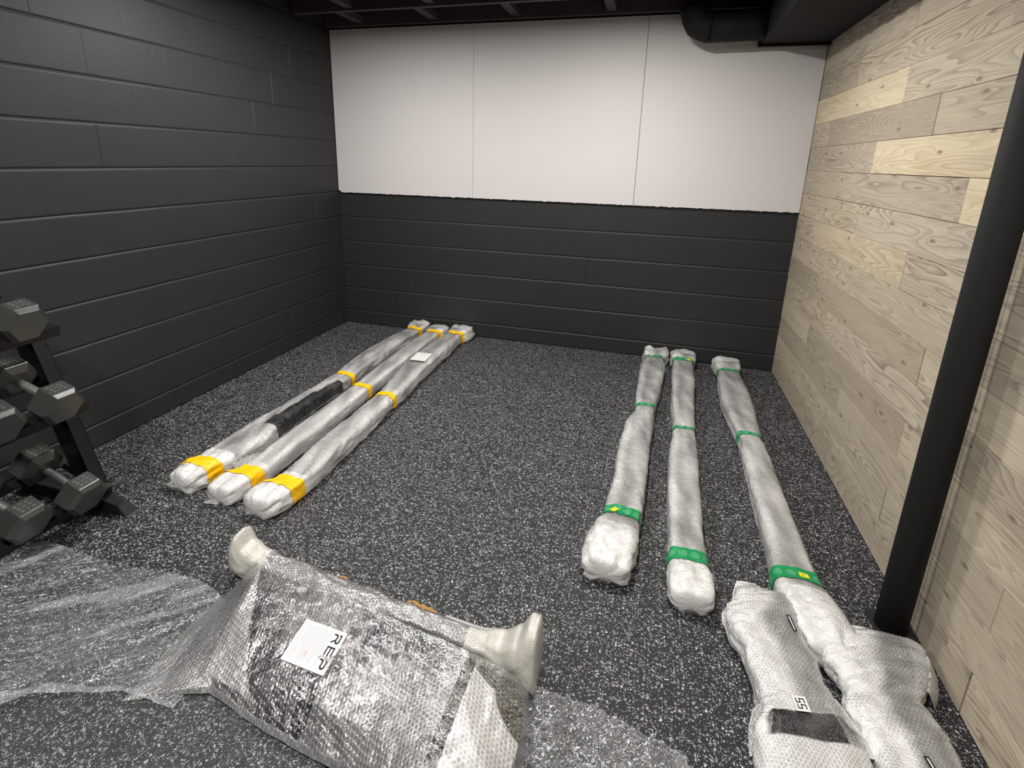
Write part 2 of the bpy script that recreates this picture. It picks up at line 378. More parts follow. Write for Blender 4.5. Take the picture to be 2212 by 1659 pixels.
def block_wall(name, length, to_world, c=0.1188, ztop=2.36, seed=1, first=0.0):
    rnd = random.Random(seed)
    bm = bmesh.new(); z = c - 0.2032; k = 0
    while z < ztop:
        z0 = max(z, 0.0); z1 = min(z + 0.2032, ztop)
        if z1 - z0 < 0.006: z += 0.2032; k += 1; continue
        off = first + (0.2032 if k % 2 else 0.0) + rnd.uniform(-0.012, 0.012)
        xs = [0.0]; dep = [0.0]; x = -0.4064 + off
        wob = rnd.uniform(-0.0012, 0.0012)
        while x < length:
            jd = rnd.choice((0.0, 0.0002, 0.0004, 0.0008, 0.0025))
            for dx, dd in ((-0.005, 0), (-0.0015, jd), (0.0015, jd), (0.005, 0)):
                if 0.01 < x + dx < length - 0.01: xs.append(x + dx); dep.append(dd)
            for f in (0.25, 0.5, 0.75):
                if 0.01 < x + f * 0.4064 < length - 0.01: xs.append(x + f * 0.4064); dep.append(0.0)
            x += 0.4064
        xs.append(length); dep.append(0.0)
        rows = []
        for i, (xx, dd) in enumerate(zip(xs, dep)):
            w1 = 0.0016 * noise.noise(Vector((xx * 5, k * 3.3, seed))); w2 = 0.0016 * noise.noise(Vector((xx * 5, k * 3.3 + 9, seed)))
            g = 0.0045
            prof = [(z0, 0.0), (z0 + 0.0015 + w1, 0.0), (z0 + 0.0065 + w1, g - 0.001 - dd), (z0 + 0.011 + w1, g - dd), (z1 - 0.011 + w2, g - dd), (z1 - 0.0065 + w2, g - 0.001 - dd), (z1 - 0.0015 + w2, 0.0), (z1, 0.0)]
            rows.append([bm.verts.new(to_world(xx, d, zz)) for zz, d in prof])
        for i in range(len(rows) - 1):
            for j in range(7): bm.faces.new((rows[i][j], rows[i + 1][j], rows[i + 1][j + 1], rows[i][j + 1]))
        z += 0.2032; k += 1
    bmesh.ops.remove_doubles(bm, verts=bm.verts[:], dist=0.0002)
    return from_bm(name, bm, CMU)
# the visible face of each block stands 4.5 mm proud of its mortar, at the measured wall plane
tag(block_wall('wall_left', 6.2, lambda a, d, z: Vector((d - 0.0045, -a, z)), seed=3, first=0.12), kind='structure')
tag(block_wall('wall_back', W + 0.02, lambda a, d, z: Vector((a, 0.0045 - d, z)), seed=5, first=0.25), kind='structure')
bm = bmesh.new(); box(bm, (-0.1, YF, 0), (-0.006, 0.1, 2.62)); box(bm, (-0.1, 0.006, 0), (W + 0.1, 0.1, 2.62)); box(bm, (-0.1, YF - 0.1, 0), (W + 0.1, YF, 2.62))
tag(from_bm('wall_rear', bm, CMU), kind='structure')

# plank wall
PZ = 1.2635 - 9 * 0.1402
known = {9: [-0.655, -1.907, -3.16], 12: [-1.287, -2.53], 14: [-0.02, -1.25, -2.5], 13: [-0.68, -1.92, -3.15], 3: [-0.64, -1.887, -3.13], 1: [-0.65, -1.88, -3.1],
         5: [-0.647, -1.9, -3.1], 2: [-0.04, -1.27, -2.52], 0: [-0.03, -1.27, -2.51], 10: [-1.10, -2.35], 11: [-0.36, -1.60, -2.85], 8: [-1.05, -2.3], 7: [-0.38, -1.62, -2.86], 6: [-0.95, -2.2], 4: [-0.9, -2.15], 15: [-0.6, -1.85, -3.1], 16: [-1.1, -2.3]}
yellow = {(12, 0): .75, (10, 1): .85, (9, 2): .9, (7, 1): .5, (8, 0): .3, (14, 2): .3, (5, 2): .2, (10, 0): 0.0, (16, 1): .2}
bm = bmesh.new(); lay = bm.loops.layers.float_color.new('plank'); rnd = random.Random(11)
for k in range(17):
    z0 = PZ + k * 0.1402; z1 = min(z0 + 0.1402, 2.37)
    ys = [0.02] + [y for y in known.get(k, []) if y < -0.05]
    y = ys[-1] - 1.25
    while y > YF: ys.append(y); y -= 1.25
    ys.append(YF)
    for i in range(len(ys) - 1):
        a, b = ys[i], ys[i + 1]
        proud = rnd.uniform(0, 0.0022)
        gz = rnd.choice((0.0004, 0.0007, 0.0012)); gy = rnd.choice((0.0006, 0.0015, 0.0028))
        t = bmesh.new(); box(t, (W - proud, b + gy, max(0.001, z0 + gz)), (W + 0.018, a - gy, z1 - gz)); bevel(t, 0.0008, 1)
        me = bpy.data.meshes.new('t'); t.to_mesh(me); t.free()
        n0 = len(bm.faces); bm.from_mesh(me); bpy.data.meshes.remove(me); bm.faces.ensure_lookup_table()
        c = (rnd.random(), yellow.get((k, i), rnd.choice((0, 0, 0.08, 0.15))), rnd.random(), 1)
        for f in bm.faces[n0:]:
            for l in f.loops: l[lay] = c
tag(from_bm('wall_right', bm, WOOD), kind='structure')
bm = bmesh.new(); box(bm, (W + 0.0181, YF, 0), (W + 0.1, 0.05, 2.62))
tag(from_bm('trim_2', bm, DARK), kind='structure')

# ceiling: subfloor boards above, joists crosswise, blocking between
bm = bmesh.new(); box(bm, (-0.1, YF - 0.1, 2.60), (W + 0.1, 0.1, 2.66))
tag(from_bm('ceiling', bm, JOIST), kind='structure')
jy = [-0.03 - 0.4064 * k for k in range(16)]
jy[0] = -0.06
bm = bmesh.new()
for y in jy: box(bm, (0.002, y - 0.019, ZT), (W - 0.002, y + 0.019, 2.60))
for k in range(len(jy) - 1):
    for x in (0.36, 0.95, 1.55, 2.2, 2.75):
        xo = x + (0.09 if k % 2 else -0.05)
        box(bm, (xo - 0.03, jy[k + 1] + 0.019, ZT + 0.015), (xo + 0.03, jy[k] - 0.019, ZT + 0.06))
for k in range(len(jy) - 1):
    y = (jy[k] + jy[k + 1]) / 2
    box(bm, (0.004, y - 0.012, ZT + 0.12), (W - 0.004, y + 0.012, ZT + 0.16))
o = from_bm('trim_3', bm, JOIST); tag(o, kind='structure')

# foam boards over the upper back wall
bx = [(0.004, 1.1785), (1.1805, 2.3875), (2.3905, 3.4585)]
blabel = ['leftmost white insulation board, with dented lower corner, on the upper back wall',
          'middle white insulation board on the upper back wall, between its two seams',
          'rightmost white insulation board on the upper back wall, beneath the black round pipe']
for i, (x0, x1) in enumerate(bx):
    bm = bmesh.new(); rnd = random.Random(i + 3)
    nx = 90; bot = []; top = []
    for k in range(nx + 1):
        x = x0 + (x1 - x0) * k / nx
        zb = 1.134 + 0.0035 * noise.noise(Vector((x * 30, i, 0))) + (rnd.uniform(-0.004, 0.0) if rnd.random() < .14 else 0)
        if i == 0 and x < 0.03: zb += 0.02 * (1 - x / 0.03)
        bot.append((x, zb)); top.append((x, 2.352))
    F = [[bm.verts.new((x, y, z)) for x, z in row] for row, y in ((bot, -0.0200), (top, -0.0200), (top, -0.0012), (bot, -0.0012))]
    for k in range(nx):
        for a in range(4): bm.faces.new((F[a][k], F[a][k + 1], F[(a + 1) % 4][k + 1], F[(a + 1) % 4][k]))
    bm.faces.new([F[a][0] for a in range(4)]); bm.faces.new([F[a][nx] for a in range(4)])
    o = recentre(from_bm('insulation_board', bm, FOAM)); tag(o, blabel[i], 'wall panel', 'white boards on the back wall')

# duct and round pipe
dt = empty('air_duct', (3.26, -1.5, 2.15), 'black rectangular duct under the ceiling along the plank wall', 'duct')
bm = bmesh.new(); box(bm, (3.07, YF + 0.01, 2.152), (W - 0.003, -0.055, 2.355)); bevel(bm, 0.003, 1)
from_bm('duct_body', bm, DUCT, dt)
bm = bmesh.new()
box(bm, (3.064, -0.075, 2.138), (W - 0.004, -0.050, 2.152)); box(bm, (3.058, -0.080, 2.138), (3.070, -0.048, 2.352))
from_bm('end_flange', bm, DUCT, dt)
for y in (-1.25, -2.5, -3.7):
    bm = bmesh.new(); prism(bm, [(3.062, y, 2.352), (3.062, y, 2.143), (W - 0.004, y, 2.143), (W - 0.004, y, 2.1515), (3.0695, y, 2.1515), (3.0695, y, 2.352)], (0, 0, 0), (0, 0.024, 0))
    from_bm('joint_band', bm, DUCT, dt)
pp = empty('round_pipe', (2.8, -0.2, 2.14), 'black round duct pipe with an elbow, hanging left of the rectangular duct', 'pipe')
def tube_path(name, pts, radii, mat, parent, n=28):
    bm = bmesh.new(); rings = []
    for i, (p, r) in enumerate(zip(pts, radii)):
        p = Vector(p); a = Vector(pts[max(i - 1, 0)]); b = Vector(pts[min(i + 1, len(pts) - 1)])
        d = (b - a).normalized(); u = Vector((0, 1, 0)); w = d.cross(u).normalized()
        rings.append([bm.verts.new(p + (u * math.cos(t) + w * math.sin(t)) * r) for t in (2 * PI * j / n for j in range(n))])
    for A, B in zip(rings, rings[1:]):
        for j in range(n): bm.faces.new((A[j], A[(j + 1) % n], B[(j + 1) % n], B[j]))
    bm.faces.new(rings[0]); bm.faces.new(rings[-1])
    return from_bm(name, bm, mat, parent, True)
PR = 0.083; py = -0.19; pz = 2.232
tube_path('pipe_body', [(3.069, py, pz), (3.0, py, pz), (2.98, py, pz), (2.9, py, pz - .003), (2.76, py, pz - .004)], [PR, PR, PR, PR, PR], DUCT, pp)
el = []; rr = []
for k in range(9):
    t = k / 8 * PI / 2 * 0.98
    el.append((2.762 - 0.10 * math.sin(t), py, pz - .004 + 0.10 * (1 - math.cos(t)))); rr.append(PR + (0.004 if k in (0, 4, 8) else 0.0))
tube_path('elbow', el + [(2.66, py, 2.358)], rr + [PR], DUCT, pp)

# steel post
pt = empty('support_post', (3.393, -2.25, 0), 'round black steel post standing on the rubber floor against the plank wall', 'post')
bm = bmesh.new(); cyl(bm, (3.393, -2.25, 0.004), (3.393, -2.25, 2.36), 0.0445, 48)
from_bm('shaft', bm, POST, pt, False)
for p in pt.children[0].data.polygons: p.use_smooth = len(p.vertices) == 4
bm = bmesh.new(); box(bm, (3.338, -2.312, 0.0005), (3.456, -2.188, 0.006)); bevel(bm, 0.001, 1)
from_bm('base_plate', bm, POST, pt)

# ------------------------------------------------------------------ wrapped goods: lofted skins
def interp(st, s, lin=()):
    """st rows (s, values...) -> interpolated values, eased except the columns in lin"""
    if s <= st[0][0]: return list(st[0][1:])
    for a, b in zip(st, st[1:]):
        if s <= b[0]:
            t = (s - a[0]) / (b[0] - a[0]); e = t * t * (3 - 2 * t) * 0.7 + t * 0.3
            return [p + (q - p) * (t if k in lin else e) for k, (p, q) in enumerate(zip(a[1:], b[1:]))]
    return list(st[-1][1:])
ARC = {}
def arc_table(power):
    if power in ARC: return ARC[power]
    e = 2.0 / power; pts = []; M = 4000
    for i in range(M + 1):
        a = 2 * PI * i / M; c, n_ = math.cos(a), math.sin(a)
        pts.append((abs(c) ** e * (1 if c >= 0 else -1), abs(n_) ** e * (1 if n_ >= 0 else -1)))
    L = [0.0]
    for p, q in zip(pts, pts[1:]): L.append(L[-1] + math.hypot(q[0] - p[0], q[1] - p[1]))
    tab = []; j = 0
    for k in range(721):
        d = L[-1] * k / 720
        while j < M - 1 and L[j + 1] < d: j += 1
        f = (d - L[j]) / max(1e-9, L[j + 1] - L[j]); p, q = pts[j], pts[j + 1]
        tab.append((p[0] + (q[0] - p[0]) * f, p[1] + (q[1] - p[1]) * f))
    ARC[power] = tab; return tab
class Loft:
    """rows: (s, lx, ly, rx, ry, h): left and right foot points on the floor and height; section a rounded box"""
    def __init__(s, rows, power=4.0, amp=0.004, seed=0, z0=0.002, layers=None, lean=0.0, fold=(0.5, 1.0), lin=(1, 3), endamp=0.0):
        s.rows = rows; s.power = power; s.amp = amp; s.seed = seed; s.z0 = z0; s.lay = layers; s.lean = lean; s.fold = fold; s.lin = lin; s.endamp = endamp
    def point(s, t, th, extra=0.0, rough=1.0):
        lx, ly, rx, ry, h = interp(s.rows, t, s.lin)
        L = Vector((lx, ly, 0)); R = Vector((rx, ry, 0)); c = (L + R) / 2; w = (R - L).length; ax = (R - L).normalized()
        tab = arc_table(s.power); g = (th / (2 * PI)) % 1.0 * 720; gi = int(g); gf = g - gi
        px = tab[gi][0] + (tab[min(gi + 1, 720)][0] - tab[gi][0]) * gf; pz = tab[gi][1] + (tab[min(gi + 1, 720)][1] - tab[gi][1]) * gf
        cs = px ** 3; sn = pz ** 3
        P = c + ax * (px * (w / 2 + extra)) + Vector((0, 0, s.z0 + h / 2 + pz * (h / 2 + extra)))
        nrm = (ax * cs + Vector((0, 0, sn)) + Vector((0, 0, 1e-6))).normalized()
        q = Vector((t * s.fold[1] * 9 + s.seed * 5.1, px * 1.3 + s.seed, pz * 1.3))
        n1 = noise.noise(q * s.fold[0] * 2)
        n2 = 1 - 2.2 * abs(noise.noise(Vector((t * s.fold[1] * 22 + s.seed + px, px * 1.9 + t * 9, pz * 1.6))))
        n3 = 1 - 2.2 * abs(noise.noise(Vector((t * s.fold[1] * 60 + s.seed - px * 2, px * 4.2, pz * 3.2 + 7))))
        P += nrm * (s.amp * rough * (1 + s.endamp * max(0.0, 1 - t / 0.07, 1 - (1 - t) / 0.06)) * (1.3 * n1 + 0.8 * n2 + 0.45 * n3))
        if P.z < 0.0016: P.z = 0.0016 + 0.0004 * (px + 1)
        return P
    def build(s, name, mat, parent, t0=0.0, t1=1.0, n=200, m=40, extra=0.0, rough=1.0, cap=True, length=1.0, smooth=True, perim=None):
        bm = bmesh.new(); uvl = bm.loops.layers.uv.new('UVMap'); ll = bm.verts.layers.float.new('layers')
        rings = []; info = {}; u = 0.0; pc = None
        for i in range(n + 1):
            t = t0 + (t1 - t0) * i / n
            P = [s.point(t, 2 * PI * j / m, extra, rough) for j in range(m)]
            lx, ly, rx, ry, h = interp(s.rows, t, s.lin); c = Vector(((lx + rx) / 2, (ly + ry) / 2, 0))
            if pc is not None: u += (c - pc).length
            pc = c
            ring = [bm.verts.new(p) for p in P]
            for j, v in enumerate(ring): v[ll] = s.lay(t, 2 * PI * j / m) if s.lay else 0.5
            w = {m // 4: 0.0}; acc = 0.0
            for k in range(1, m // 2 + 1):
                a = (m // 4 + k) % m; acc += (P[a] - P[(a - 1) % m]).length; w[a] = acc
            acc = 0.0
            for k in range(1, m // 2):
                a = (m // 4 - k) % m; acc -= (P[a] - P[(a + 1) % m]).length; w[a] = acc
            for j, v in enumerate(ring): info[v] = (u, w[j])
            rings.append(ring)
        uc = u / 2 if not cap else 0.0
        seam = (m // 4 + m // 2) % m
        for A, B in zip(rings, rings[1:]):
            for j in range(m):
                k = (j + 1) % m; f = bm.faces.new((A[j], A[k], B[k], B[j]))
                for l, v in zip(f.loops, (A[j], A[k], B[k], B[j])):
                    uu, w = info[v]
                    if j == seam and v in (A[j], B[j]): w = -w
                    l[uvl].uv = (uu - uc, w)
        if cap:
            for ring, off in ((rings[0], -1), (rings[-1], 1)):
                c = Vector((0, 0, 0))
                for v in ring: c += v.co
                c /= m; cv = bm.verts.new(c); cv[ll] = 0.9
                for j in range(m):
                    f = bm.faces.new((ring[j], ring[(j + 1) % m], cv) if off > 0 else (ring[(j + 1) % m], ring[j], cv))
                    for l in f.loops: l[uvl].uv = (l.vert.co.x, l.vert.co.z)
        bmesh.ops.recalc_face_normals(bm, faces=bm.faces[:])
        me = bpy.data.meshes.new(name); bm.to_mesh(me); bm.free()
        return link_mesh(name, me, mat, parent, smooth)

def bar_rows(st):
    """st: (y, xc, w, h) from near to far -> rows over s in 0..1"""
    y0, y1 = st[0][0], st[-1][0]
    return [((y - y0) / (y1 - y0), x - w / 2, y, x + w / 2, y, h) for y, x, w, h in st], y0, y1
def flat_patch(name, origin, ux, uy, w, h, mat, parent, lift=0.0):
    """thin rectangle of paper (0.4 mm) at origin (centre), axes ux, uy"""
    ux = Vector(ux).normalized(); nz = ux.cross(Vector(uy)).normalized(); uy = nz.cross(ux)
    o = Vector(origin) + nz * lift; bm = bmesh.new()
    poly = [o - ux * w / 2 - uy * h / 2, o + ux * w / 2 - uy * h / 2, o + ux * w / 2 + uy * h / 2, o - ux * w / 2 + uy * h / 2]
    prism(bm, poly, (0, 0, 0), nz * 0.0004)
    return from_bm(name, bm, mat, parent)

def wrapped_bar(label, group, st, tapes, tape_mat_, tape_w, tube, seed, amp=0.005, lay=None, mat=None):
    rows, y0, y1 = bar_rows(st)
    lf = Loft(rows, 4.5, amp, seed, layers=lay, fold=(0.5, 1.0), endamp=1.5)
    e = empty('wrapped_bar', (st[0][1], (y0 + y1) / 2, 0), label, 'wrapped bar', group)
    L = y1 - y0
    wrap = lf.build('bubble_wrap', mat or WRAP, e, n=300, m=48, length=L)
    (xa, ya), (xb, yb) = tube
    bm = bmesh.new(); A = Vector((xa, ya, 0)); B = Vector((xb, yb, 0)); d = (B - A).normalized(); sd = Vector((-d.y, d.x, 0)).normalized()
    hw = 0.0355
    A3 = [A + sd * sx * hw + Vector((0, 0, z)) for sx, z in ((1, 0.008), (-1, 0.008), (-1, 0.078), (1, 0.078))]
    prism(bm, A3, (0, 0, 0), B - A); bevel(bm, 0.003, 2)
    from_bm('steel_tube', bm, STEEL, e)
    tp = []
    for k, yt in enumerate(tapes):
        tw = tape_w[k]
        t0 = (yt - tw / 2 - y0) / L; t1 = (yt + tw / 2 - y0) / L
        tp.append(lf.build('tape', tape_mat_, e, t0, t1, n=8, m=48, extra=0.0030, rough=1.0, cap=False, length=L))
    return e, lf, y0, L, tp
YG = 'yellow-taped bars on the left of the floor'; GG = 'green-taped bars on the right of the floor'
def side_lay(side, base=0.45, amt=0.5):
    # more layers of wrap on the overlapped side
    def f(t, th):
        q = arc_table(4.5)[int(th / (2 * PI) * 720) % 720]; c = q[0] * side
        v = base * 0.7 + amt * max(0.0, min(1.0, (c - .35) * 3)) + (0.35 if q[1] < -0.6 else 0) + 0.9 * noise.noise(Vector((t * 11, q[0] * 1.2 + t * 8, q[1] + side)))
        if t < 0.085 or t > 0.955: v = 1.0
        return min(1.0, v)
    return f

_la = side_lay(-1, .5, .45)
def lay_a(t, th):
    q = arc_table(4.5)[int(th / (2 * PI) * 720) % 720]
    if 0.20 < t < 0.46 and q[0] > -0.1 + (t - 0.20) * 2.2 and q[1] > -.5: return -0.75     # wrap has slipped open over the steel
    return _la(t, th)
# left group: A, B, C
A_st = [(-2.385, 0.675, 0.069, 0.053), (-2.377, 0.68, 0.107, 0.075), (-2.345, 0.69, 0.125, 0.088), (-2.31, 0.7, 0.142, 0.1), (-2.255, 0.715, 0.128, 0.095), (-2.2, 0.725, 0.15, 0.1), (-2.0, 0.735, 0.17, 0.1), (-1.8, 0.72, 0.145, 0.092), (-1.55, 0.715, 0.125, 0.088), (-1.25, 0.735, 0.115, 0.09), (-1.205, 0.738, 0.104, 0.086), (-1.15, 0.735, 0.125, 0.092), (-0.9, 0.725, 0.155, 0.095), (-0.6, 0.73, 0.15, 0.095), (-0.3, 0.748, 0.118, 0.09), (-0.226, 0.752, 0.108, 0.086), (-0.17, 0.75, 0.145, 0.1), (-0.09, 0.748, 0.15, 0.1), (-0.053, 0.748, 0.138, 0.092), (-0.045, 0.748, 0.105, 0.07)]
A = wrapped_bar('bubble-wrapped bar with yellow tape, nearest the dark block side wall', YG, A_st, [-2.285, -1.205, -.226], YTAPE, (.072, .042, .042), ((.722, -2.30), (.748, -.09)), 1.3, 0.006, lay_a)
B_st = [(-2.4, 0.895, 0.074, 0.054), (-2.392, 0.9, 0.116, 0.076), (-2.35, 0.91, 0.135, 0.09), (-2.31, 0.925, 0.142, 0.098), (-2.26, 0.936, 0.118, 0.09), (-2.2, 0.938, 0.118, 0.088), (-1.8, 0.937, 0.122, 0.089), (-1.33, 0.931, 0.112, 0.086), (-1.0, 0.925, 0.122, 0.088), (-0.6, 0.925, 0.125, 0.09), (-0.3, 0.925, 0.112, 0.088), (-0.237, 0.927, 0.106, 0.086), (-0.19, 0.93, 0.142, 0.098), (-0.11, 0.93, 0.15, 0.1), (-0.073, 0.93, 0.138, 0.092), (-0.065, 0.93, 0.105, 0.07)]
B = wrapped_bar('bubble-wrapped bar with yellow tape, middle of the left three', YG, B_st, [-2.275, -1.325, -.237], YTAPE, (.078, .042, .042), ((.936, -2.32), (.928, -.12)), 2.1, 0.0025, side_lay(1, .75, .25))
C_st = [(-2.425, 1.105, 0.077, 0.057), (-2.417, 1.11, 0.12, 0.081), (-2.37, 1.12, 0.14, 0.095), (-2.33, 1.135, 0.146, 0.1), (-2.27, 1.148, 0.122, 0.092), (-2.2, 1.15, 0.13, 0.09), (-1.8, 1.138, 0.135, 0.09), (-1.5, 1.135, 0.12, 0.09), (-1.39, 1.13, 0.108, 0.086), (-1.3, 1.13, 0.13, 0.09), (-0.9, 1.1, 0.155, 0.098), (-0.5, 1.1, 0.155, 0.095), (-0.28, 1.105, 0.118, 0.09), (-0.221, 1.107, 0.112, 0.088), (-0.17, 1.12, 0.152, 0.105), (-0.1, 1.128, 0.16, 0.11), (-0.053, 1.13, 0.147, 0.101), (-0.045, 1.13, 0.112, 0.077)]
C = wrapped_bar('bubble-wrapped bar with yellow tape and white sticker, right of the left three', YG, C_st, [-2.29, -1.393, -.221], YTAPE, (.078, .042, .042), ((1.148, -2.33), (1.11, -.11)), 3.7, 0.005, side_lay(1, .45, .4))
# right group: D, E, F
D_st = [(-2.345, 2.49, 0.085, 0.06), (-2.337, 2.49, 0.133, 0.085), (-2.29, 2.495, 0.155, 0.1), (-2.2, 2.503, 0.172, 0.118), (-2.13, 2.512, 0.155, 0.105), (-2.06, 2.524, 0.126, 0.09), (-1.99, 2.533, 0.14, 0.095), (-1.8, 2.545, 0.135, 0.09), (-1.5, 2.552, 0.14, 0.09), (-1.25, 2.568, 0.135, 0.09), (-1.09, 2.592, 0.102, 0.086), (-1.04, 2.596, 0.096, 0.084), (-0.98, 2.598, 0.108, 0.088), (-0.6, 2.618, 0.145, 0.09), (-0.35, 2.632, 0.15, 0.09), (-0.25, 2.637, 0.118, 0.088), (-0.21, 2.638, 0.116, 0.088), (-0.16, 2.644, 0.165, 0.11), (-0.09, 2.648, 0.168, 0.11), (-0.058, 2.648, 0.155, 0.101), (-0.05, 2.648, 0.118, 0.077)]
D = wrapped_bar('bubble-wrapped bar with green tape, nearest the middle of the floor', GG, D_st, [-2.055, -1.043, -.223], GTAPE, (.055, .032, .035), ((2.535, -2.22), (2.645, -.1)), 4.9, 0.0065, side_lay(-1, .4, .55))
E_st = [(-2.39, 2.775, 0.076, 0.051), (-2.382, 2.775, 0.119, 0.072), (-2.34, 2.773, 0.138, 0.085), (-2.28, 2.772, 0.142, 0.09), (-2.22, 2.768, 0.128, 0.088), (-2.1, 2.768, 0.122, 0.088), (-1.8, 2.775, 0.13, 0.09), (-1.5, 2.783, 0.124, 0.09), (-1.28, 2.797, 0.102, 0.086), (-1.24, 2.798, 0.098, 0.084), (-1.18, 2.802, 0.108, 0.088), (-0.9, 2.808, 0.124, 0.09), (-0.55, 2.825, 0.135, 0.09), (-0.28, 2.832, 0.13, 0.088), (-0.22, 2.834, 0.126, 0.088), (-0.17, 2.84, 0.165, 0.11), (-0.08, 2.842, 0.168, 0.11), (-0.048, 2.842, 0.155, 0.101), (-0.04, 2.842, 0.118, 0.077)]
E = wrapped_bar('bubble-wrapped bar with green tape, middle of the right three', GG, E_st, [-2.225, -1.251, -.221], GTAPE, (.062, .032, .035), ((2.768, -2.32), (2.84, -.1)), 5.5, 0.004, side_lay(-1, .5, .5))
F_st = [(-2.47, 3.165, 0.088, 0.054), (-2.462, 3.165, 0.138, 0.076), (-2.4, 3.155, 0.16, 0.09), (-2.34, 3.14, 0.165, 0.1), (-2.26, 3.125, 0.15, 0.098), (-2.2, 3.118, 0.138, 0.09), (-2.0, 3.122, 0.128, 0.09), (-1.6, 3.122, 0.12, 0.088), (-1.3, 3.126, 0.112, 0.086), (-1.23, 3.124, 0.106, 0.084), (-1.1, 3.121, 0.128, 0.09), (-0.8, 3.118, 0.165, 0.09), (-0.5, 3.124, 0.158, 0.09), (-0.34, 3.126, 0.135, 0.088), (-0.29, 3.127, 0.132, 0.088), (-0.23, 3.128, 0.165, 0.105), (-0.15, 3.128, 0.172, 0.11), (-0.108, 3.128, 0.158, 0.101), (-0.1, 3.128, 0.12, 0.077)]
Fb = wrapped_bar('bubble-wrapped bar with green tape, nearest the plank wall', GG, F_st, [-2.21, -1.21, -.325], GTAPE, (.062, .032, .035), ((3.13, -2.40), (3.128, -.16)), 6.1, 0.004, side_lay(-1, .5, .4))

def on_top(lf, t, th, d=0.004):
    P = lf.point(t, th, d); du = (lf.point(t + 0.01, th, d) - lf.point(t - 0.01, th, d)).normalized(); dv = (lf.point(t, th - 0.12, d) - lf.point(t, th + 0.12, d)).normalized()
    return P, dv, du
def sticker_on(bar, y, th, w, h, mat, name, ang=0.0, marks=None, lift=0.004):
    e, lf, y0, L, _ = bar; t = (y - y0) / L
    P, ax, ay = on_top(lf, t, th, lift)
    nz = ax.cross(ay).normalized(); R = Matrix.Rotation(ang, 3, nz)
    ax = R @ ax; ay = nz.cross(ax)
    o = flat_patch(name, P, ax, ay, w, h, mat, e, 0.0006)
    if marks:
        bm = bmesh.new()
        for (mx, my, mw, mh) in marks:
            c = P + ax * mx + ay * my + nz * 0.0011
            poly = [c - ax * mw / 2 - ay * mh / 2, c + ax * mw / 2 - ay * mh / 2, c + ax * mw / 2 + ay * mh / 2, c - ax * mw / 2 + ay * mh / 2]
            prism(bm, poly, (0, 0, 0), nz * 0.0002)
        pr = o
        from_bm('print', bm, INK, pr)
    return o
sticker_on(C, -.83, PI / 2, 0.105, 0.175, PAPER, 'sticker', 0.12, [(0.0, 0.05, 0.04, 0.004)], 0.009)
sticker_on(D, -2.065, PI / 2 + .35, 0.026, 0.026, YELLOW, 'yellow_sticker', PI / 4, [(0, 0.003, 0.010, 0.0014), (0, -0.002, 0.012, 0.0012)])
sticker_on(Fb, -2.215, PI / 2 - .2, 0.030, 0.024, YELLOW, 'yellow_sticker', 0.0, [(0, 0.004, 0.012, 0.0014), (0.0, -0.003, 0.014, 0.0013), (-0.006, 0.0, 0.0014, 0.008)])
sticker_on(E, -.222, PI / 2 - .5, 0.028, 0.018, YELLOW, 'yellow_sticker', 0.0)

# packages at the lower right --------------------------------------------------
def package(label, rows, seed, amp, lay, inner, name='wrapped_bracket', power=4.0, mat=None):
    n = len(rows); R = [(i / (n - 1), *r) for i, r in enumerate(rows)]
    lf = Loft(R, power, amp, seed, layers=lay, fold=(0.8, 0.8))
    cx = sum(r[0] + r[2] for r in rows) / (2 * n); cy = sum(r[1] + r[3] for r in rows) / (2 * n)
    e = empty(name, (cx, cy, 0), label, 'wrapped package', 'bubble-wrapped brackets by the plank wall')
    lf.build('bubble_wrap', mat or WRAP, e, n=170, m=72, length=0.7, perim=0.55)
    for nm, t0, t1, sh, top in inner:
        q = [(i / 20.0, *interp(R, t0 + (t1 - t0) * i / 20)) for i in range(21)]
        rr = []
        for (s_, lx, ly, rx, ry, h) in q:
            c = Vector(((lx + rx) / 2, (ly + ry) / 2)); l = Vector((lx, ly)); r_ = Vector((rx, ry))
            l = c + (l - c) * sh; r_ = c + (r_ - c) * sh
            rr.append((s_, l.x, l.y, r_.x, r_.y, h * top))
        Loft(rr, 9.0, 0.0, seed, z0=0.012).build(nm, STEEL, e, n=20, m=40, length=0.5)
    return e, lf
P1 = [(2.935, -2.262, 3.02, -2.275, .03), (2.925, -2.272, 3.10, -2.275, .06), (2.912, -2.33, 3.145, -2.29, .085), (2.905, -2.355, 3.130, -2.335, .09), (2.885, -2.382, 3.112, -2.37, .09), (2.876, -2.43, 3.085, -2.41, .088), (2.885, -2.475, 3.088, -2.455, .084),
      (2.912, -2.53, 3.103, -2.52, .082), (2.922, -2.60, 3.102, -2.585, .082), (2.928, -2.68, 3.115, -2.64, .085), (2.924, -2.725, 3.135, -2.69, .09), (2.903, -2.765, 3.150, -2.73, .092), (2.898, -2.83, 3.150, -2.80, .092), (2.90, -2.92, 3.15, -2.91, .06), (2.91, -2.94, 3.13, -2.93, .02)]
def lay1(t, th):
    q = arc_table(4.0)[int(th / (2 * PI) * 720) % 720]; c = -q[0]
    v = -0.15 + 1.05 * max(0, min(1, (c + .15) * 3.0)) + 0.6 * max(0, min(1, (-c - .72) * 4)) + 0.3 * noise.noise(Vector((t * 12, c * 2, 3)))
    if t < 0.1: v = 0.7
    if 0.72 < t < 0.82 and q[1] > 0.2 and abs(c) < .8: v = -0.7
    elif t >= 0.82: v = 0.75
    if q[1] < -0.6: v = 0.8
    return min(1, v)
pk1, lf1 = package('bubble-wrapped bracket with a 55 sticker, below the green-taped bar nearest the plank wall', P1, 8.3, 0.0050, lay1, [('steel_bracket', 0.05, 0.93, 0.72, 0.80)])
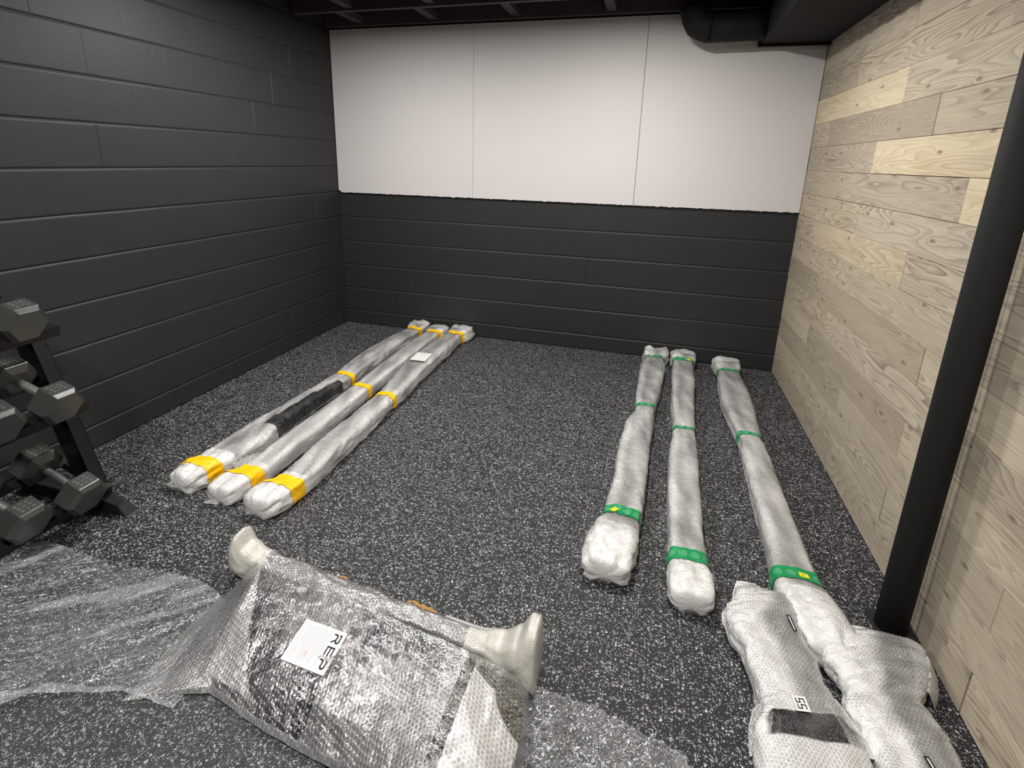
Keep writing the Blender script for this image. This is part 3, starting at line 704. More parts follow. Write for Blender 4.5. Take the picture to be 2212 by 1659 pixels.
P2 = [(3.215, -2.335, 3.30, -2.345, .03), (3.20, -2.345, 3.375, -2.352, .06), (3.182, -2.395, 3.415, -2.37, .08), (3.150, -2.43, 3.418, -2.41, .085), (3.136, -2.46, 3.410, -2.45, .085), (3.138, -2.50, 3.392, -2.49, .085), (3.160, -2.535, 3.360, -2.535, .082),
      (3.160, -2.58, 3.338, -2.57, .08), (3.150, -2.63, 3.345, -2.61, .08), (3.158, -2.70, 3.362, -2.665, .085), (3.168, -2.76, 3.357, -2.72, .085), (3.17, -2.84, 3.35, -2.82, .085), (3.18, -2.90, 3.33, -2.90, .03)]
def lay2(t, th):
    q = arc_table(4.0)[int(th / (2 * PI) * 720) % 720]; c = -q[0]
    v = -0.15 + 1.1 * max(0, min(1, (c + .10) * 3.0)) + 0.6 * max(0, min(1, (-c - .66) * 4)) + 0.35 * noise.noise(Vector((t * 12, c * 2, 8)))
    if q[1] < -0.6: v = 0.8
    return min(1, v)
pk2, lf2 = package('bubble-wrapped bracket lying in the corner between the black post and the plank wall', P2, 12.1, 0.0055, lay2, [('steel_bracket', 0.06, 0.95, 0.68, 0.80)])

def strokes(bm, segs, O, ax, ay, nz, w, th=0.0003):
    for (x0, y0, x1, y1) in segs:
        a = O + ax * x0 + ay * y0; b = O + ax * x1 + ay * y1; d = (b - a).normalized(); s = nz.cross(d).normalized()
        a2 = a - d * w * .5; b2 = b + d * w * .5
        prism(bm, [a2 - s * w / 2, b2 - s * w / 2, b2 + s * w / 2, a2 + s * w / 2], (0, 0, 0), nz * th)
FIVE = [(1, 2, 0, 2), (0, 2, 0, 1.1), (0, 1.1, 1, 1.1), (1, 1.1, 1, 0), (1, 0, 0, 0)]
def top_frame(lf, t, th, d): 
    P, dv, du = on_top(lf, t, th, d); nz = dv.cross(du).normalized()
    return P, dv, du, nz
def probe(lf, x, y):
    best = None
    for i in range(161):
        for j in range(25):
            t = i / 160; th = PI * (0.08 + 0.84 * j / 24); P = lf.point(t, th)
            d = (P.x - x) ** 2 + (P.y - y) ** 2
            if best is None or d < best[0]: best = (d, t, th)
    P, dv, du = on_top(lf, best[1], best[2], 0.004)
    return P
def level_frame(lf, x, y, ang, lift):
    """nearly level sticker frame just above the wrap at (x, y)"""
    P = probe(lf, x, y); Px = probe(lf, x + .02, y); Py = probe(lf, x, y - .02)
    nz = (Py - P).cross(Px - P)
    nz = (nz.normalized() * (1 if nz.z > 0 else -1) + Vector((0, 0, 2))).normalized()
    d = Vector((math.cos(ang), math.sin(ang), 0)); d = (d - nz * d.dot(nz)).normalized()
    return P + nz * lift, d, nz.cross(d), nz
# "55" sticker: reads away from the viewer, letter tops to the left
P, tx, ty, nz = level_frame(lf1, 3.020, -2.700, math.radians(98), 0.006)
st55 = flat_patch('number_sticker', P, tx, ty, 0.040, 0.034, PAPER, pk1, 0.0)
bm = bmesh.new()
for k, off in enumerate((-0.0125, 0.003)):
    segs = [tuple(v * 0.0095 for v in s) for s in FIVE]
    strokes(bm, segs, P + tx * off - ty * 0.0095 + nz * 0.0007, tx, ty, nz, 0.0026)
from_bm('number', bm, INK, st55)
def strip(lf, pk, x, y, ang):
    P, d, s, nz = level_frame(lf, x, y, math.radians(ang), 0.007)
    o = flat_patch('strip_label', P, d, s, 0.056, 0.012, INK, pk, 0.0)
    flat_patch('print', P + nz * 0.0006, d, s, 0.046, 0.0035, PAPER, o, 0.0)
strip(lf1, pk1, 3.048, -2.438, 100)
strip(lf2, pk2, 3.277, -2.775, 100)

def flap(parent, pts, rows_, cols_, seed, lay=0.6, amp=0.003, nu=60, nv=50, mat=None):
    # tuck the inner column under the body of the wrap, so that only the loose part shows
    inner = 0 if sum(p[2] for p in pts[::cols_]) > sum(p[2] for p in pts[cols_ - 1::cols_]) else cols_ - 1
    pts = [(x, y, z - (0.035 if i % cols_ == inner else 0.004 if i % cols_ == 1 else 0)) for i, (x, y, z) in enumerate(pts)]
    Gf = [pts[r * cols_:(r + 1) * cols_] for r in range(rows_)]
    sheet('loose_flap', Gf, mat or WRAP, parent, nu, nv, amp, seed, lambda u, v: lay + 0.3 * math.sin(u * 7 + v * 5), freq=20, k=0.2, zmin=0.003)
def add_flaps():
    # pointed top-left corner and the round lobe on the left of the first bracket
    flap(pk1, [(2.925, -2.262, .060), (2.975, -2.275, .080), (3.03, -2.285, .088), (2.908, -2.31, .050), (2.965, -2.31, .092), (3.03, -2.32, .097), (2.905, -2.345, .020), (2.96, -2.35, .085), (3.02, -2.36, .099)], 3, 3, 51)
    flap(pk1, [(2.892, -2.350, .045), (2.93, -2.355, .080), (2.98, -2.365, .098), (2.868, -2.385, .030), (2.91, -2.39, .080), (2.975, -2.40, .099), (2.866, -2.430, .030), (2.91, -2.435, .078), (2.975, -2.44, .098), (2.885, -2.480, .020), (2.92, -2.48, .070), (2.975, -2.48, .094)], 4, 3, 52)
    flap(pk1, [(2.912, -2.69, .030), (2.935, -2.69, .075), (2.96, -2.69, .094), (2.893, -2.75, .030), (2.925, -2.75, .075), (2.955, -2.75, .098), (2.885, -2.82, .030), (2.92, -2.82, .075), (2.95, -2.82, .100)], 3, 3, 53, 0.8)
    flap(pk1, [(3.09, -2.63, .085), (3.125, -2.62, .060), (3.13, -2.60, .012), (3.10, -2.70, .098), (3.15, -2.69, .070), (3.165, -2.68, .012), (3.10, -2.78, .100), (3.16, -2.77, .075), (3.18, -2.76, .012)], 3, 3, 54, 0.8)
    # lobes of the second bracket
    flap(pk2, [(3.175, -2.395, .045), (3.20, -2.385, .080), (3.24, -2.38, .092), (3.135, -2.43, .030), (3.175, -2.43, .078), (3.23, -2.43, .095), (3.125, -2.475, .025), (3.17, -2.475, .075), (3.23, -2.48, .095), (3.15, -2.52, .015), (3.18, -2.52, .060), (3.22, -2.52, .090)], 4, 3, 55)
    flap(pk2, [(3.36, -2.355, .085), (3.405, -2.362, .065), (3.43, -2.375, .02), (3.37, -2.42, .092), (3.415, -2.42, .075), (3.44, -2.43, .025), (3.355, -2.47, .092), (3.395, -2.48, .075), (3.42, -2.49, .025), (3.345, -2.51, .085), (3.375, -2.525, .060), (3.395, -2.535, .012)], 4, 3, 56)
    # torn end of the green-taped bar nearest the plank wall
    flap(Fb[0], [(3.15, -2.285, .098), (3.185, -2.275, .080), (3.205, -2.265, .035), (3.155, -2.335, .100), (3.195, -2.325, .080), (3.218, -2.315, .030), (3.16, -2.385, .092), (3.205, -2.375, .070), (3.228, -2.365, .020)], 3, 3, 57, 0.7)
    flap(E[0], [(2.82, -2.245, .075), (2.845, -2.235, .060), (2.858, -2.225, .035), (2.825, -2.275, .070), (2.85, -2.265, .050), (2.866, -2.255, .025)], 2, 3, 58, 0.6, nu=24, nv=16)
    flap(D[0], [(2.430, -2.26, .03), (2.47, -2.25, .085), (2.52, -2.24, .115), (2.425, -2.20, .03), (2.455, -2.19, .080), (2.50, -2.18, .112), (2.44, -2.14, .02), (2.47, -2.13, .070), (2.50, -2.12, .10)], 3, 3, 59, 0.5)
    flap(A[0], [(0.78, -2.20, .085), (0.805, -2.21, .060), (0.815, -2.21, .020), (0.775, -2.08, .093), (0.805, -2.08, .070), (0.82, -2.08, .020), (0.77, -1.96, .09), (0.795, -1.97, .060), (0.805, -1.98, .015)], 3, 3, 60, 0.9)
    # pinched tips at the near ends of the yellow-taped bars
    flap(A[0], [(0.625, -2.40, .040), (0.655, -2.385, .060), (0.70, -2.37, .075), (0.640, -2.385, .015), (0.66, -2.375, .020), (0.70, -2.375, .02)], 2, 3, 61, 1.0, nu=24, nv=16)
    flap(B[0], [(0.845, -2.425, .015), (0.875, -2.405, .030), (0.92, -2.39, .06), (0.855, -2.418, .006), (0.88, -2.405, .008), (0.92, -2.395, .01)], 2, 3, 62, 1.0, nu=24, nv=16)
    flap(C[0], [(1.045, -2.42, .055), (1.075, -2.40, .075), (1.12, -2.39, .09), (1.06, -2.415, .02), (1.085, -2.40, .025), (1.12, -2.40, .03)], 2, 3, 63, 1.0, nu=24, nv=16)

# crossmember behind the big panel --------------------------------------------
cm = empty('wrapped_crossmember', (1.8, -2.70, 0), 'cloudy-wrapped crossmember with flared end plates, lying just behind the big bubble-wrapped panel', 'wrapped crossmember')
def cm_rows():
    # t along x from left plate to right plate; section spans y; columns: near y, far y, height, floor offset
    S = [(1.245, -2.700, -2.640, .10), (1.252, -2.706, -2.622, .150), (1.272, -2.712, -2.614, .166), (1.300, -2.712, -2.618, .120), (1.345, -2.705, -2.625, .092), (1.45, -2.712, -2.632, .085), (1.7, -2.735, -2.66, .084),
         (2.0, -2.765, -2.69, .084), (2.17, -2.785, -2.705, .088), (2.235, -2.80, -2.70, .105), (2.285, -2.815, -2.70, .15), (2.318, -2.825, -2.695, .20), (2.340, -2.825, -2.705, .205), (2.348, -2.81, -2.72, .16)]
    x0, x1 = S[0][0], S[-1][0]
    # left foot is the near side here so that the section axis runs in y
    return [((x - x0) / (x1 - x0), x, yn, x, yf, h) for x, yn, yf, h in S]
lfc = Loft(cm_rows(), 3.0, 0.004, 17.0, layers=lambda t, th: 0.35 + 0.6 * (1 if t < .1 or t > .86 else 0), fold=(0.6, 0.8), lin=(0, 2))
lfc.build('bubble_wrap', WRAPC, cm, 0.10, 0.86, n=180, m=48, length=1.1, perim=.36, cap=False)
lfc.build('foam_wrap', FOAMWRAP, cm, 0.0, 0.115, n=40, m=48, length=1.1, perim=.36, extra=0.001)
lfc.build('foam_wrap', FOAMWRAP, cm, 0.80, 1.0, n=60, m=48, length=1.1, perim=.36, extra=0.001)
bm = bmesh.new(); prism(bm, [(1.29, -2.700, .012), (1.29, -2.635, .012), (1.29, -2.635, .072), (1.29, -2.700, .072)], (0, 0, 0), (1.0, -0.09, 0)); bevel(bm, .003)
from_bm('steel_tube', bm, STEEL, cm)
bm = bmesh.new(); prism(bm, [(1.262, -2.706, .01), (1.262, -2.618, .01), (1.262, -2.63, .135), (1.262, -2.66, .135)], (0, 0, 0), (0.006, 0, 0))
from_bm('end_plate', bm, STEEL, cm)
bm = bmesh.new(); prism(bm, [(2.328, -2.812, .01), (2.328, -2.712, .01), (2.328, -2.74, .19), (2.328, -2.765, .19)], (0, 0, 0), (0.006, 0, 0))
from_bm('end_plate', bm, STEEL, cm)
# cardboard slips and a white tape strip along the far top edge
for (t0, t1, hh) in ((0.365, 0.40, .006), (0.60, 0.70, .011)):
    bm = bmesh.new(); N_ = 12; rowsv = []
    for i in range(N_ + 1):
        t = t0 + (t1 - t0) * i / N_; P = lfc.point(t, 0.9, 0.002); k = math.sin(PI * i / N_) ** 0.7 * (0.75 + 0.25 * math.sin(i * 2.3))
        rowsv.append((bm.verts.new(P), bm.verts.new(P + Vector((0, hh * k + .002, hh * 0.35 * k)))))
    for a, b in zip(rowsv, rowsv[1:]): bm.faces.new((a[0], b[0], b[1], a[1]))
    bmesh.ops.solidify(bm, geom=bm.faces[:], thickness=0.0012)
    from_bm('cardboard_edge', bm, CARD, cm)
bm = bmesh.new(); rowsv = []
for i in range(13):
    t = 0.725 + 0.14 * i / 12; rowsv.append([bm.verts.new(lfc.point(t, th, 0.0045, 0.3)) for th in (0.80, 0.95, 1.15)])
for a, b in zip(rowsv, rowsv[1:]):
    for j in range(2): bm.faces.new((a[j], b[j], b[j + 1], a[j + 1]))
bmesh.ops.solidify(bm, geom=bm.faces[:], thickness=0.0006)
from_bm('white_tape', bm, PAPER, cm)

# the big wrapped panel ---------------------------------------------------------
pn = empty('wrapped_nameplate', (1.85, -2.95, 0), 'large bubble-wrapped steel panel bearing the white label, in front of the cloudy-wrapped crossmember', 'wrapped steel part')
# control grid, world coordinates (x, y, z): columns left to right, rows back to front
G = [
 [(1.30, -2.755, .012), (1.375, -2.735, .10), (1.432, -2.757, .150), (1.60, -2.776, .150), (1.80, -2.800, .150), (1.976, -2.822, .150), (2.169, -2.850, .150), (2.262, -2.835, .105), (2.330, -2.825, .045), (2.345, -2.835, .006)],
 [(1.285, -2.84, .012), (1.355, -2.84, .060), (1.450, -2.83, .132), (1.615, -2.850, .124), (1.80, -2.868, .124), (1.985, -2.89, .130), (2.168, -2.91, .147), (2.262, -2.90, .110), (2.338, -2.89, .070), (2.352, -2.895, .006)],
 [(1.28, -2.95, .012), (1.345, -2.95, .028), (1.460, -2.925, .088), (1.635, -2.940, .104), (1.81, -2.955, .112), (1.99, -2.97, .118), (2.163, -2.99, .140), (2.262, -2.99, .112), (2.345, -2.98, .072), (2.36, -2.985, .006)],
 [(1.285, -3.05, .008), (1.345, -3.03, .014), (1.478, -3.00, .050), (1.655, -3.030, .062), (1.82, -3.045, .074), (1.99, -3.065, .088), (2.160, -3.09, .128), (2.262, -3.09, .108), (2.335, -3.08, .066), (2.35, -3.085, .006)],
 [(1.300, -3.136, .006), (1.375, -3.10, .016), (1.500, -3.052, .024), (1.690, -3.088, .026), (1.82, -3.105, .028), (1.985, -3.125, .036), (2.155, -3.18, .11), (2.262, -3.19, .10), (2.325, -3.18, .06), (2.34, -3.185, .006)],
 [(1.302, -3.140, .004), (1.376, -3.106, .008), (1.502, -3.060, .010), (1.692, -3.096, .010), (1.82, -3.112, .010), (1.985, -3.132, .010), (2.150, -3.24, .03), (2.262, -3.25, .03), (2.315, -3.24, .02), (2.33, -3.245, .004)],
]
def crom(p0, p1, p2, p3, t, k=0.35):
    # cardinal spline, fairly tight so folds stay crisp
    m1 = (p2 - p0) * k; m2 = (p3 - p1) * k
    return p1 * (2 * t**3 - 3 * t**2 + 1) + m1 * (t**3 - 2 * t**2 + t) + p2 * (-2 * t**3 + 3 * t**2) + m2 * (t**3 - t**2)
def grid_eval(G, u, v, k=0.22):
    nc = len(G[0]) - 1; nr = len(G) - 1
    i = min(int(u * nc), nc - 1); fu = u * nc - i
    j = min(int(v * nr), nr - 1); fv = v * nr - j
    rowsv = []
    for jj in (j - 1, j, j + 1, j + 2):
        jj = max(0, min(nr, jj)); r = G[jj]
        q = [Vector(r[max(0, min(nc, i + a))]) for a in (-1, 0, 1, 2)]
        rowsv.append(crom(*q, fu, k))
    return crom(*rowsv, fv, k)
def sheet(name, G, mat, parent, nu, nv, amp, seed, layf, u0=0, u1=1, v0=0, v1=1, drop=0.0, freq=9.0, zmin=0.003, k=0.22, thick=0.0, dirn=None, facet=0.0):
    bm = bmesh.new(); uvl = bm.loops.layers.uv.new('UVMap'); ll = bm.verts.layers.float.new('layers')
    R = []; uvd = {}
    for j in range(nv + 1):
        row = []
        for i in range(nu + 1):
            u = u0 + (u1 - u0) * i / nu; v = v0 + (v1 - v0) * j / nv
            P = grid_eval(G, u, v, k)
            if amp:
                if dirn is not None:
                    wq = Vector((P.x * 3.1, P.y * 3.1, seed)); wx = 0.10 * noise.noise(wq); wy = 0.10 * noise.noise(wq + Vector((9, 3, 1)))
                    a = (P.x + wx) * math.cos(dirn) + (P.y + wy) * math.sin(dirn); b = -(P.x + wx) * math.sin(dirn) + (P.y + wy) * math.cos(dirn)
                    q = Vector((a * freq * 0.10, b * freq, seed)); q2 = Vector((a * freq * .4, b * freq * 2.4, seed + 4))
                else:
                    q = Vector((P.x * freq, P.y * freq, seed)); q2 = q * 2.7
                if facet:
                    hsh = noise.cell_vector(Vector((i * 1.37, j * 2.11, seed * 3))) - Vector((.5, .5, .5)); P.x += hsh.x * facet; P.y += hsh.y * facet; P.z += (hsh.z) * facet * 0.28
                P.z += amp * (0.9 * (1 - 2.4 * abs(noise.noise(q))) + (0.28 if facet else 0.45) * (1 - 2.4 * abs(noise.noise(q2))) + (0.06 if facet else 0.2) * (1 - 2.4 * abs(noise.noise(q2 * 2.3))))
            P.z = max(P.z - drop, zmin)
            vv = bm.verts.new(P); vv[ll] = layf(u, v); row.append(vv); uvd[vv] = (P.x, P.y)
        R.append(row)
    for a, b in zip(R, R[1:]):
        for i in range(nu):
            q = (a[i], b[i], b[i + 1], a[i + 1])
            for tri in ([q] if not facet else ([(q[0], q[1], q[2]), (q[0], q[2], q[3])] if (i * 7 + a[i].index + int(q[0].co.x * 977)) % 2 else [(q[0], q[1], q[3]), (q[1], q[2], q[3])])):
                f = bm.faces.new(tri)
                for l in f.loops: l[uvl].uv = uvd[l.vert]
    if thick: bmesh.ops.solidify(bm, geom=bm.faces[:], thickness=thick)
    bmesh.ops.recalc_face_normals(bm, faces=bm.faces[:])
    me = bpy.data.meshes.new(name); bm.to_mesh(me); bm.free()
    return link_mesh(name, me, mat, parent, not facet)
def pn_lay(u, v):
    c = u * 9
    if c < 1: return 0.45
    if c < 2: return 0.30 + 0.35 * (c > 1.75)
    if c < 3.0 and v < 0.72:                         # bright triangle where the film stands off the plate
        w = (c - 2.02) / 0.75
        return 0.75 if 0 < w < v * 1.25 + 0.05 else 0.0
    if c < 6.02:
        x = 0.06 + 0.12 * math.sin(c * 2.1 + v * 5)
        if c > 4.0 and v > 0.25: x += 0.22
        if v > 0.78: x = 0.55
        return x
    if c < 6.33: return -0.25                         # dark gusset edge right beneath
    if v < 0.10 + (c - 6.33) * 0.20: return -0.2
    if c < 8.2: return 0.92
    return 0.35
sheet('bubble_wrap', G, WRAPC, pn, 330, 190, 0.0040, 3.0, pn_lay, k=0.10, freq=9, zmin=0.004)
add_flaps()
# steel nameplate with gussets inside
sheet('steel_plate', G, STEEL, pn, 60, 30, 0, 0, lambda u, v: 0, u0=2.05 / 9, u1=6.0 / 9, v0=0.02, v1=0.78, drop=0.020, k=0.0, thick=0.004, zmin=0.006)
sheet('gusset_plate', G, STEEL, pn, 20, 30, 0, 0, lambda u, v: 0, u0=6.03 / 9, u1=6.32 / 9, v0=0.02, v1=0.98, drop=0.014, k=0.0, thick=0.004, zmin=0.006)
sheet('end_plate', G, STEEL, pn, 20, 30, 0, 0, lambda u, v: 0, u0=6.36 / 9, u1=8.3 / 9, v0=0.01, v1=0.5, drop=0.022, k=0.0, thick=0.004, zmin=0.006)

# shipping label
Lc = [(1.682, -2.869), (1.821, -2.880), (1.816, -2.992), (1.671, -2.980)]
def zsurf(x, y):
    best = None
    for i in range(60):
        for j in range(40):
            u = 0.2 + 0.5 * i / 59; v = 0.0 + 0.9 * j / 39
            P = grid_eval(G, u, v, 0.12); d = (P.x - x) ** 2 + (P.y - y) ** 2
            if best is None or d < best[0]: best = (d, P.z)
    return best[1]
c0, c1, c2, c3 = [Vector((x, y, zsurf(x, y) + 0.0075)) for x, y in Lc]
O = (c0 + c1 + c2 + c3) / 4
ux = ((c1 - c0) + (c2 - c3)).normalized(); nz = ux.cross(((c0 - c3) + (c1 - c2)).normalized()).normalized()
if nz.z < 0: nz = -nz
uy = nz.cross(ux)
LW, LH = 0.143, 0.112
lab = flat_patch('shipping_label', O, ux, uy, LW, LH, PAPER, pn, 0.0)
# the label reads from the right-hand side: text runs along -uy, letter tops point to +ux
tx = -uy; ty = ux
zt = nz * 0.0007
# rounded stencil letters; (x along the text, y up), cap height 1
Rl = [(0, 1, .75, 1), (.75, 1, .95, .85), (.95, .85, .95, .65), (.95, .65, .75, .5), (.75, .5, .12, .5), (.12, .5, 0.0, .32), (0, .32, 0, 0), (.62, .46, .98, 0), (0.0, 1.0, -.05, .86)]
El = [(0, 1, .9, 1), (.08, .5, .9, .5), (0, 0, .9, 0), (0, 1, 0, .0)]
Pl = [(0, 1, .75, 1), (.75, 1, .95, .85), (.95, .85, .95, .6), (.95, .6, .75, .45), (.75, .45, .12, .45), (.12, .45, 0, .28), (0, .28, 0, .0)]
El = [(0, 1, .9, 1), (.0, .5, .9, .5), (0, 0, .9, 0), (0, 1, 0, .0)]
bm = bmesh.new(); cap = 0.021
xo = -0.0435
for L_ in (Rl, El, Pl):
    segs = [(xo + a * cap * 1.0, b * cap, xo + c * cap * 1.0, d * cap) for a, b, c, d in L_]
    strokes(bm, segs, O + ty * 0.039 + zt, tx, ty, nz, 0.0042)
    xo += cap * 1.0 + 0.0125
from_bm('letters', bm, INK, lab)
bm = bmesh.new(); rnd = random.Random(5)
for k in range(13):
    y = 0.030 - k * 0.0066; ln = rnd.choice((0.088, 0.094, 0.07, 0.05, 0.09)); x0 = -0.047
    strokes(bm, [(x0, y, x0 + ln, y)], O + zt, tx, ty, nz, 0.0011)
strokes(bm, [(-0.048, -0.058, 0.048, -0.058), (-0.048, -0.063, 0.048, -0.063)], O + zt, tx, ty, nz, 0.0008)
from_bm('printed_lines', bm, GREYINK, lab)
bm = bmesh.new(); strokes(bm, [(0.018, -0.012, 0.030, -0.012), (0.018, -0.017, 0.030, -0.017), (0.020, -0.022, 0.028, -0.022)], O + zt * 1.4, tx, ty, nz, 0.003)
from_bm('red_stamp', bm, REDINK, lab)
# purple-ish print seen through the wrap, near the front
# ------------------------------------------------------------------ clear plastic sheets
sh = empty('plastic_sheet', (0.9, -3.1, 0), 'large crumpled clear plastic sheet spread from the dumbbell rack to under the wrapped panel', 'plastic sheet')
Gs = [
 [(0.10, -2.86, .05), (0.27, -2.800, .07), (0.45, -2.790, .035), (0.62, -2.792, .03), (0.84, -2.800, .022), (0.99, -2.775, .02), (1.16, -2.762, .016), (1.26, -2.778, .010), (1.42, -2.84, .008), (1.60, -2.90, .008)],
 [(0.18, -3.00, .06), (0.36, -2.92, .07), (0.55, -2.88, .04), (0.72, -2.87, .03), (0.90, -2.88, .025), (1.05, -2.87, .022), (1.18, -2.86, .016), (1.28, -2.87, .010), (1.44, -2.92, .006), (1.60, -2.96, .006)],
 [(0.35, -3.15, .05), (0.50, -3.06, .05), (0.66, -3.0, .04), (0.82, -2.98, .032), (0.97, -2.98, .03), (1.10, -2.98, .022), (1.21, -2.97, .015), (1.31, -2.97, .008), (1.46, -2.99, .006), (1.60, -3.02, .006)],
 [(0.62, -3.32, .045), (0.76, -3.22, .045), (0.86, -3.16, .04), (0.96, -3.12, .03), (1.07, -3.09, .028), (1.17, -3.07, .02), (1.25, -3.06, .014), (1.33, -3.05, .008), (1.47, -3.06, .005), (1.60, -3.08, .005)],
 [(0.95, -3.46, .05), (1.00, -3.34, .045), (1.04, -3.25, .04), (1.10, -3.20, .032), (1.16, -3.17, .028), (1.22, -3.15, .02), (1.27, -3.13, .016), (1.345, -3.12, .006), (1.47, -3.12, .004), (1.60, -3.13, .004)],
]
def sl(u, v):
    P = grid_eval(Gs, u, v, 0.2); a = P.x * 0.598 + P.y * 0.801; b = -P.x * 0.801 + P.y * 0.598
    x = noise.noise(Vector((a * 1.6, b * 16 + 1.5 * noise.noise(Vector((a * 3, b * 3, 1))), 2)))
    return (0.5 if v > 0.93 else 0) + max(0, min(1, (x - .22) * 12)) * 0.45 + max(0, x) * 0.2
sheet('upper_layer', Gs, FILM, sh, 230, 120, 0.0085, 21.0, sl, u1=0.86, freq=11, zmin=0.006, dirn=0.93, facet=0.0028)
Gl = [[(0.15 + 0.2 * i + 0.12 * j, -3.02 - 0.16 * j + 0.012 * i, .004) for i in range(9)] for j in range(6)]
sheet('lower_layer', Gl, FILM2, sh, 200, 120, 0.0012, 31.0, lambda u, v: 0.03, freq=5, zmin=0.0022, dirn=0.75)
sh2 = empty('plastic_sheet', (2.5, -2.95, 0), 'small crumpled clear plastic sheet poking out right of the big wrapped panel', 'plastic sheet')
G2 = [
 [(2.20, -2.80, .004), (2.30, -2.800, .012), (2.36, -2.795, .022), (2.42, -2.800, .022), (2.50, -2.800, .016), (2.58, -2.812, .014), (2.66, -2.830, .012), (2.74, -2.850, .004)],
 [(2.22, -2.87, .004), (2.36, -2.88, .02), (2.40, -2.875, .03), (2.46, -2.87, .02), (2.52, -2.87, .018), (2.60, -2.88, .02), (2.68, -2.89, .014), (2.77, -2.90, .004)],
 [(2.26, -2.95, .004), (2.36, -2.95, .02), (2.42, -2.95, .03), (2.48, -2.95, .02), (2.55, -2.95, .02), (2.62, -2.95, .018), (2.70, -2.96, .012), (2.80, -2.97, .004)],
 [(2.28, -3.12, .004), (2.36, -3.12, .02), (2.44, -3.12, .03), (2.50, -3.12, .03), (2.57, -3.12, .02), (2.65, -3.12, .018), (2.73, -3.12, .012), (2.82, -3.12, .004)],
]
sheet('film', G2, FILM, sh2, 62, 44, 0.0085, 41.0, lambda u, v: 0.12 + (0.35 if u > .93 else 0), freq=26, zmin=0.0025, facet=0.009)

# ------------------------------------------------------------------ dumbbell rack
FY = -2.55; RY1 = -3.75
rk = empty('dumbbell_rack', (0.3, -3.1, 0), 'black three-tier steel dumbbell rack standing against the dark block wall', 'rack')
def beam(bm, a, b, wy, wt, up=(0, 1, 0)):
    a = Vector(a); b = Vector(b); d = (b - a).normalized(); s = Vector(up); t = d.cross(s).normalized()
    prism(bm, [a - s * wy / 2 - t * wt / 2, a + s * wy / 2 - t * wt / 2, a + s * wy / 2 + t * wt / 2, a - s * wy / 2 + t * wt / 2], (0, 0, 0), b - a)
def side_frame(y):
    bm = bmesh.new()
    # raked upright as a channel: web on the outside, two flanges
    a = Vector((0.452, y, 0.03)); b = Vector((0.205, y, 0.86)); d = (b - a).normalized(); t = Vector((d.z, 0, -d.x))
    o = Vector((0, 0.022 if y == FY else -0.022, 0))
    beam(bm, a + o, b + o, 0.004, 0.095)
    for s in (-1, 1): beam(bm, a + t * s * 0.0455, b + t * s * 0.0455, 0.048, 0.004)
    f = from_bm('upright', bm, RACKM, rk)
    bm = bmesh.new()
    poly = [(0.03, y - 0.024, 0.001), (0.03, y - 0.024, 0.055), (0.50, y - 0.024, 0.055), (0.575, y - 0.024, 0.045), (0.618, y - 0.024, 0.001)]
    prism(bm, poly, (0, 0, 0), (0, 0.048, 0)); bevel(bm, 0.002, 1)
    from_bm('foot', bm, POST, rk)
    bm = bmesh.new(); box(bm, (0.613, y - 0.026, 0.0005), (0.624, y + 0.026, 0.004))
    q = from_bm('foot_edge', bm, HANDLE, rk); q['label'] = 'pale edge strip of the foot'
for y in (FY, RY1): side_frame(y)
# tiers: (front rail x,z, back rail x,z)
tiers = [((0.482, 0.105), (0.285, 0.185)), ((0.440, 0.470), (0.245, 0.535)), ((0.375, 0.775), (0.180, 0.835))]
for (fx, fz), (bx_, bz) in tiers:
    sl_ = math.atan2(bz - fz, fx - bx_)
    for (x, z), nm in (((fx, fz), 'rail'), ((bx_, bz), 'rail')):
        bm = bmesh.new(); M = Matrix.Translation((x, 0, z)) @ Matrix.Rotation(sl_, 4, 'Y')
        box(bm, (-0.026, RY1, -0.004), (0.026, FY + 0.02, 0.0), M)
        s = 1 if nm == 'rail' and x == fx else -1
        box(bm, (s * 0.026 - 0.002, RY1, -0.034), (s * 0.026 + 0.002, FY + 0.02, 0.006), M)
        from_bm(nm, bm, RACKM, rk)
    for y in (FY, RY1):
        bm = bmesh.new(); beam(bm, (fx + 0.005, y - 0.003, fz - 0.02), (bx_ - 0.01, y - 0.003, bz - 0.02), 0.004, 0.034)
        from_bm('tier_bracket', bm, RACKM, rk)
# bolts
for (fx, fz), (bx_, bz) in tiers:
    for x, z in ((fx - .05, fz - .0), (bx_ + .06, bz - .02)):
        bm = bmesh.new(); cyl(bm, (x, FY + 0.024, z), (x, FY + 0.031, z), 0.007, 6); from_bm('bolt', bm, HANDLE, rk)

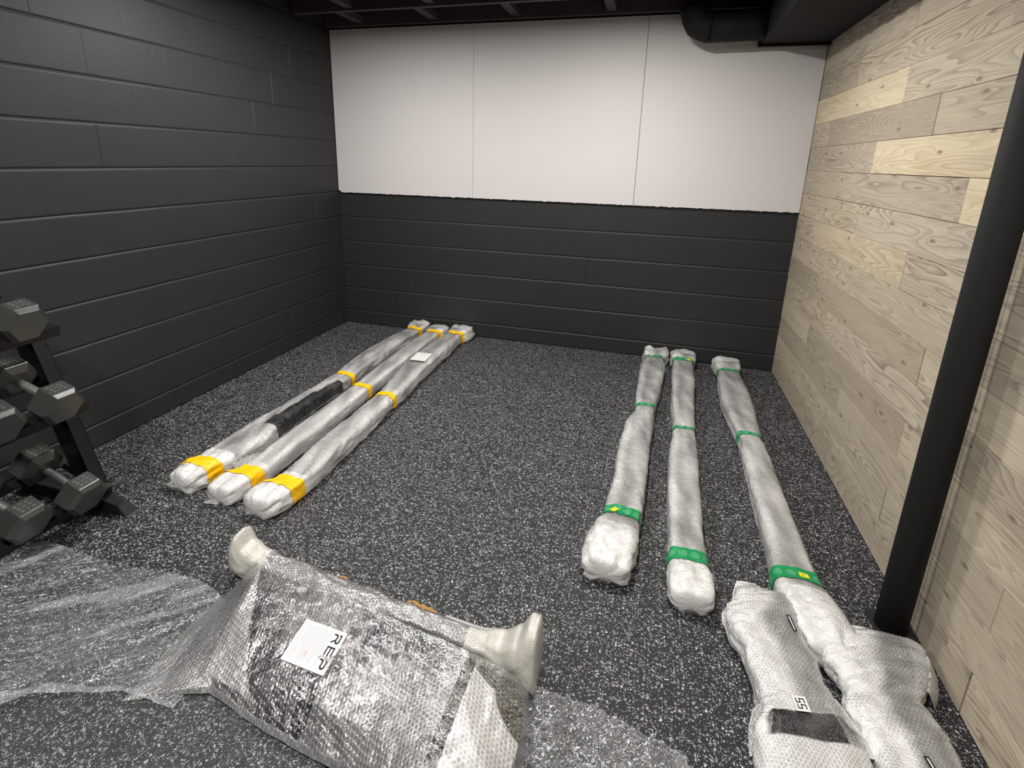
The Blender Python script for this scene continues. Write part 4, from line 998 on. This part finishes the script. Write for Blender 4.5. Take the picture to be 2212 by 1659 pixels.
def make_dumbbell(R, HL, gap):
    e = bpy.data.objects.new('dumbbell', None); col.objects.link(e); e.empty_display_size = .05
    for s in (1, -1):
        bm = bmesh.new(); prof = [(gap / 2, R * 0.62), (gap / 2 + 0.020, R), (gap / 2 + HL - 0.016, R), (gap / 2 + HL, R * 0.80)]
        rings = []
        for x, r in prof: rings.append([bm.verts.new((s * x, r * math.sin(PI / 6 + PI / 3 * k), r * math.cos(PI / 6 + PI / 3 * k))) for k in range(6)])
        for a, b in zip(rings, rings[1:]):
            for j in range(6): bm.faces.new((a[j], a[(j + 1) % 6], b[(j + 1) % 6], b[j]))
        bm.faces.new(rings[0]); bm.faces.new(rings[-1])
        bmesh.ops.recalc_face_normals(bm, faces=bm.faces[:]); bevel(bm, 0.0022, 2)
        h = from_bm('head', bm, HEX); h.parent = e
        # worn raised marking on the top flat
        bm = bmesh.new(); zt_ = R * math.cos(PI / 6)
        xc = s * (gap / 2 + HL / 2 + .002)
        for k in range(9):                               # worn, no longer legible
            y0 = (-.34 + .22 * (k % 3) + .03 * (k // 3)) * R; xa = xc - .020 + .015 * (k // 3)
            box(bm, (xa, y0, zt_ - .0004), (xa + (.010, .006, .008)[k % 3], y0 + .13 * R, zt_ + .0006))
        m_ = from_bm('raised_marking', bm, MARK); m_.parent = h
    bm = bmesh.new(); n = 16; rings = []
    for i in range(13):
        x = -gap / 2 - .004 + (gap + .008) * i / 12; r = 0.0135 + 0.0025 * math.sin(PI * i / 12)
        rings.append([bm.verts.new((x, r * math.cos(2 * PI * j / n), r * math.sin(2 * PI * j / n))) for j in range(n)])
    for a, b in zip(rings, rings[1:]):
        for j in range(n): bm.faces.new((a[j], a[(j + 1) % n], b[(j + 1) % n], b[j]))
    bm.faces.new(rings[0]); bm.faces.new(rings[-1])
    g = from_bm('handle', bm, HANDLE, smooth=True); g.parent = e
    return e
def copy_tree(o, parent=None):
    c = o.copy(); col.objects.link(c); c.parent = parent
    for ch in o.children: copy_tree(ch, c)
    return c
proto = make_dumbbell(0.078, 0.098, 0.125)
DG = 'hex dumbbells on the rack'
spots = [(0.432, -2.665, 0, .0, 'black hex dumbbell at the far right end of the bottom tier of the rack'),
         (0.410, -2.845, 0, .02, 'black hex dumbbell on the bottom tier, second from the end by the floor foot'),
         (0.388, -2.655, 1, .0, 'black hex dumbbell at the far right end of the middle tier of the rack'),
         (0.375, -2.835, 1, -.02, 'black hex dumbbell on the middle tier, second from the right end of the rack'),
         (0.312, -2.665, 2, .0, 'black hex dumbbell at the right end of the top tier of the rack')]
for i, (x, y, tr, yaw, lab_) in enumerate(spots):
    d = proto if i == 0 else copy_tree(proto)
    (fx, fz), (bx_, bz) = tiers[tr]; sl_ = math.atan2(bz - fz, fx - bx_)
    d.rotation_euler = (0, sl_, yaw)
    zc = fz + (fx - x) * math.tan(sl_) + (0.078 * math.cos(PI / 6)) / math.cos(sl_) + 0.0015
    d.location = (x, y, zc)
    tag(d, lab_, 'dumbbell', DG)
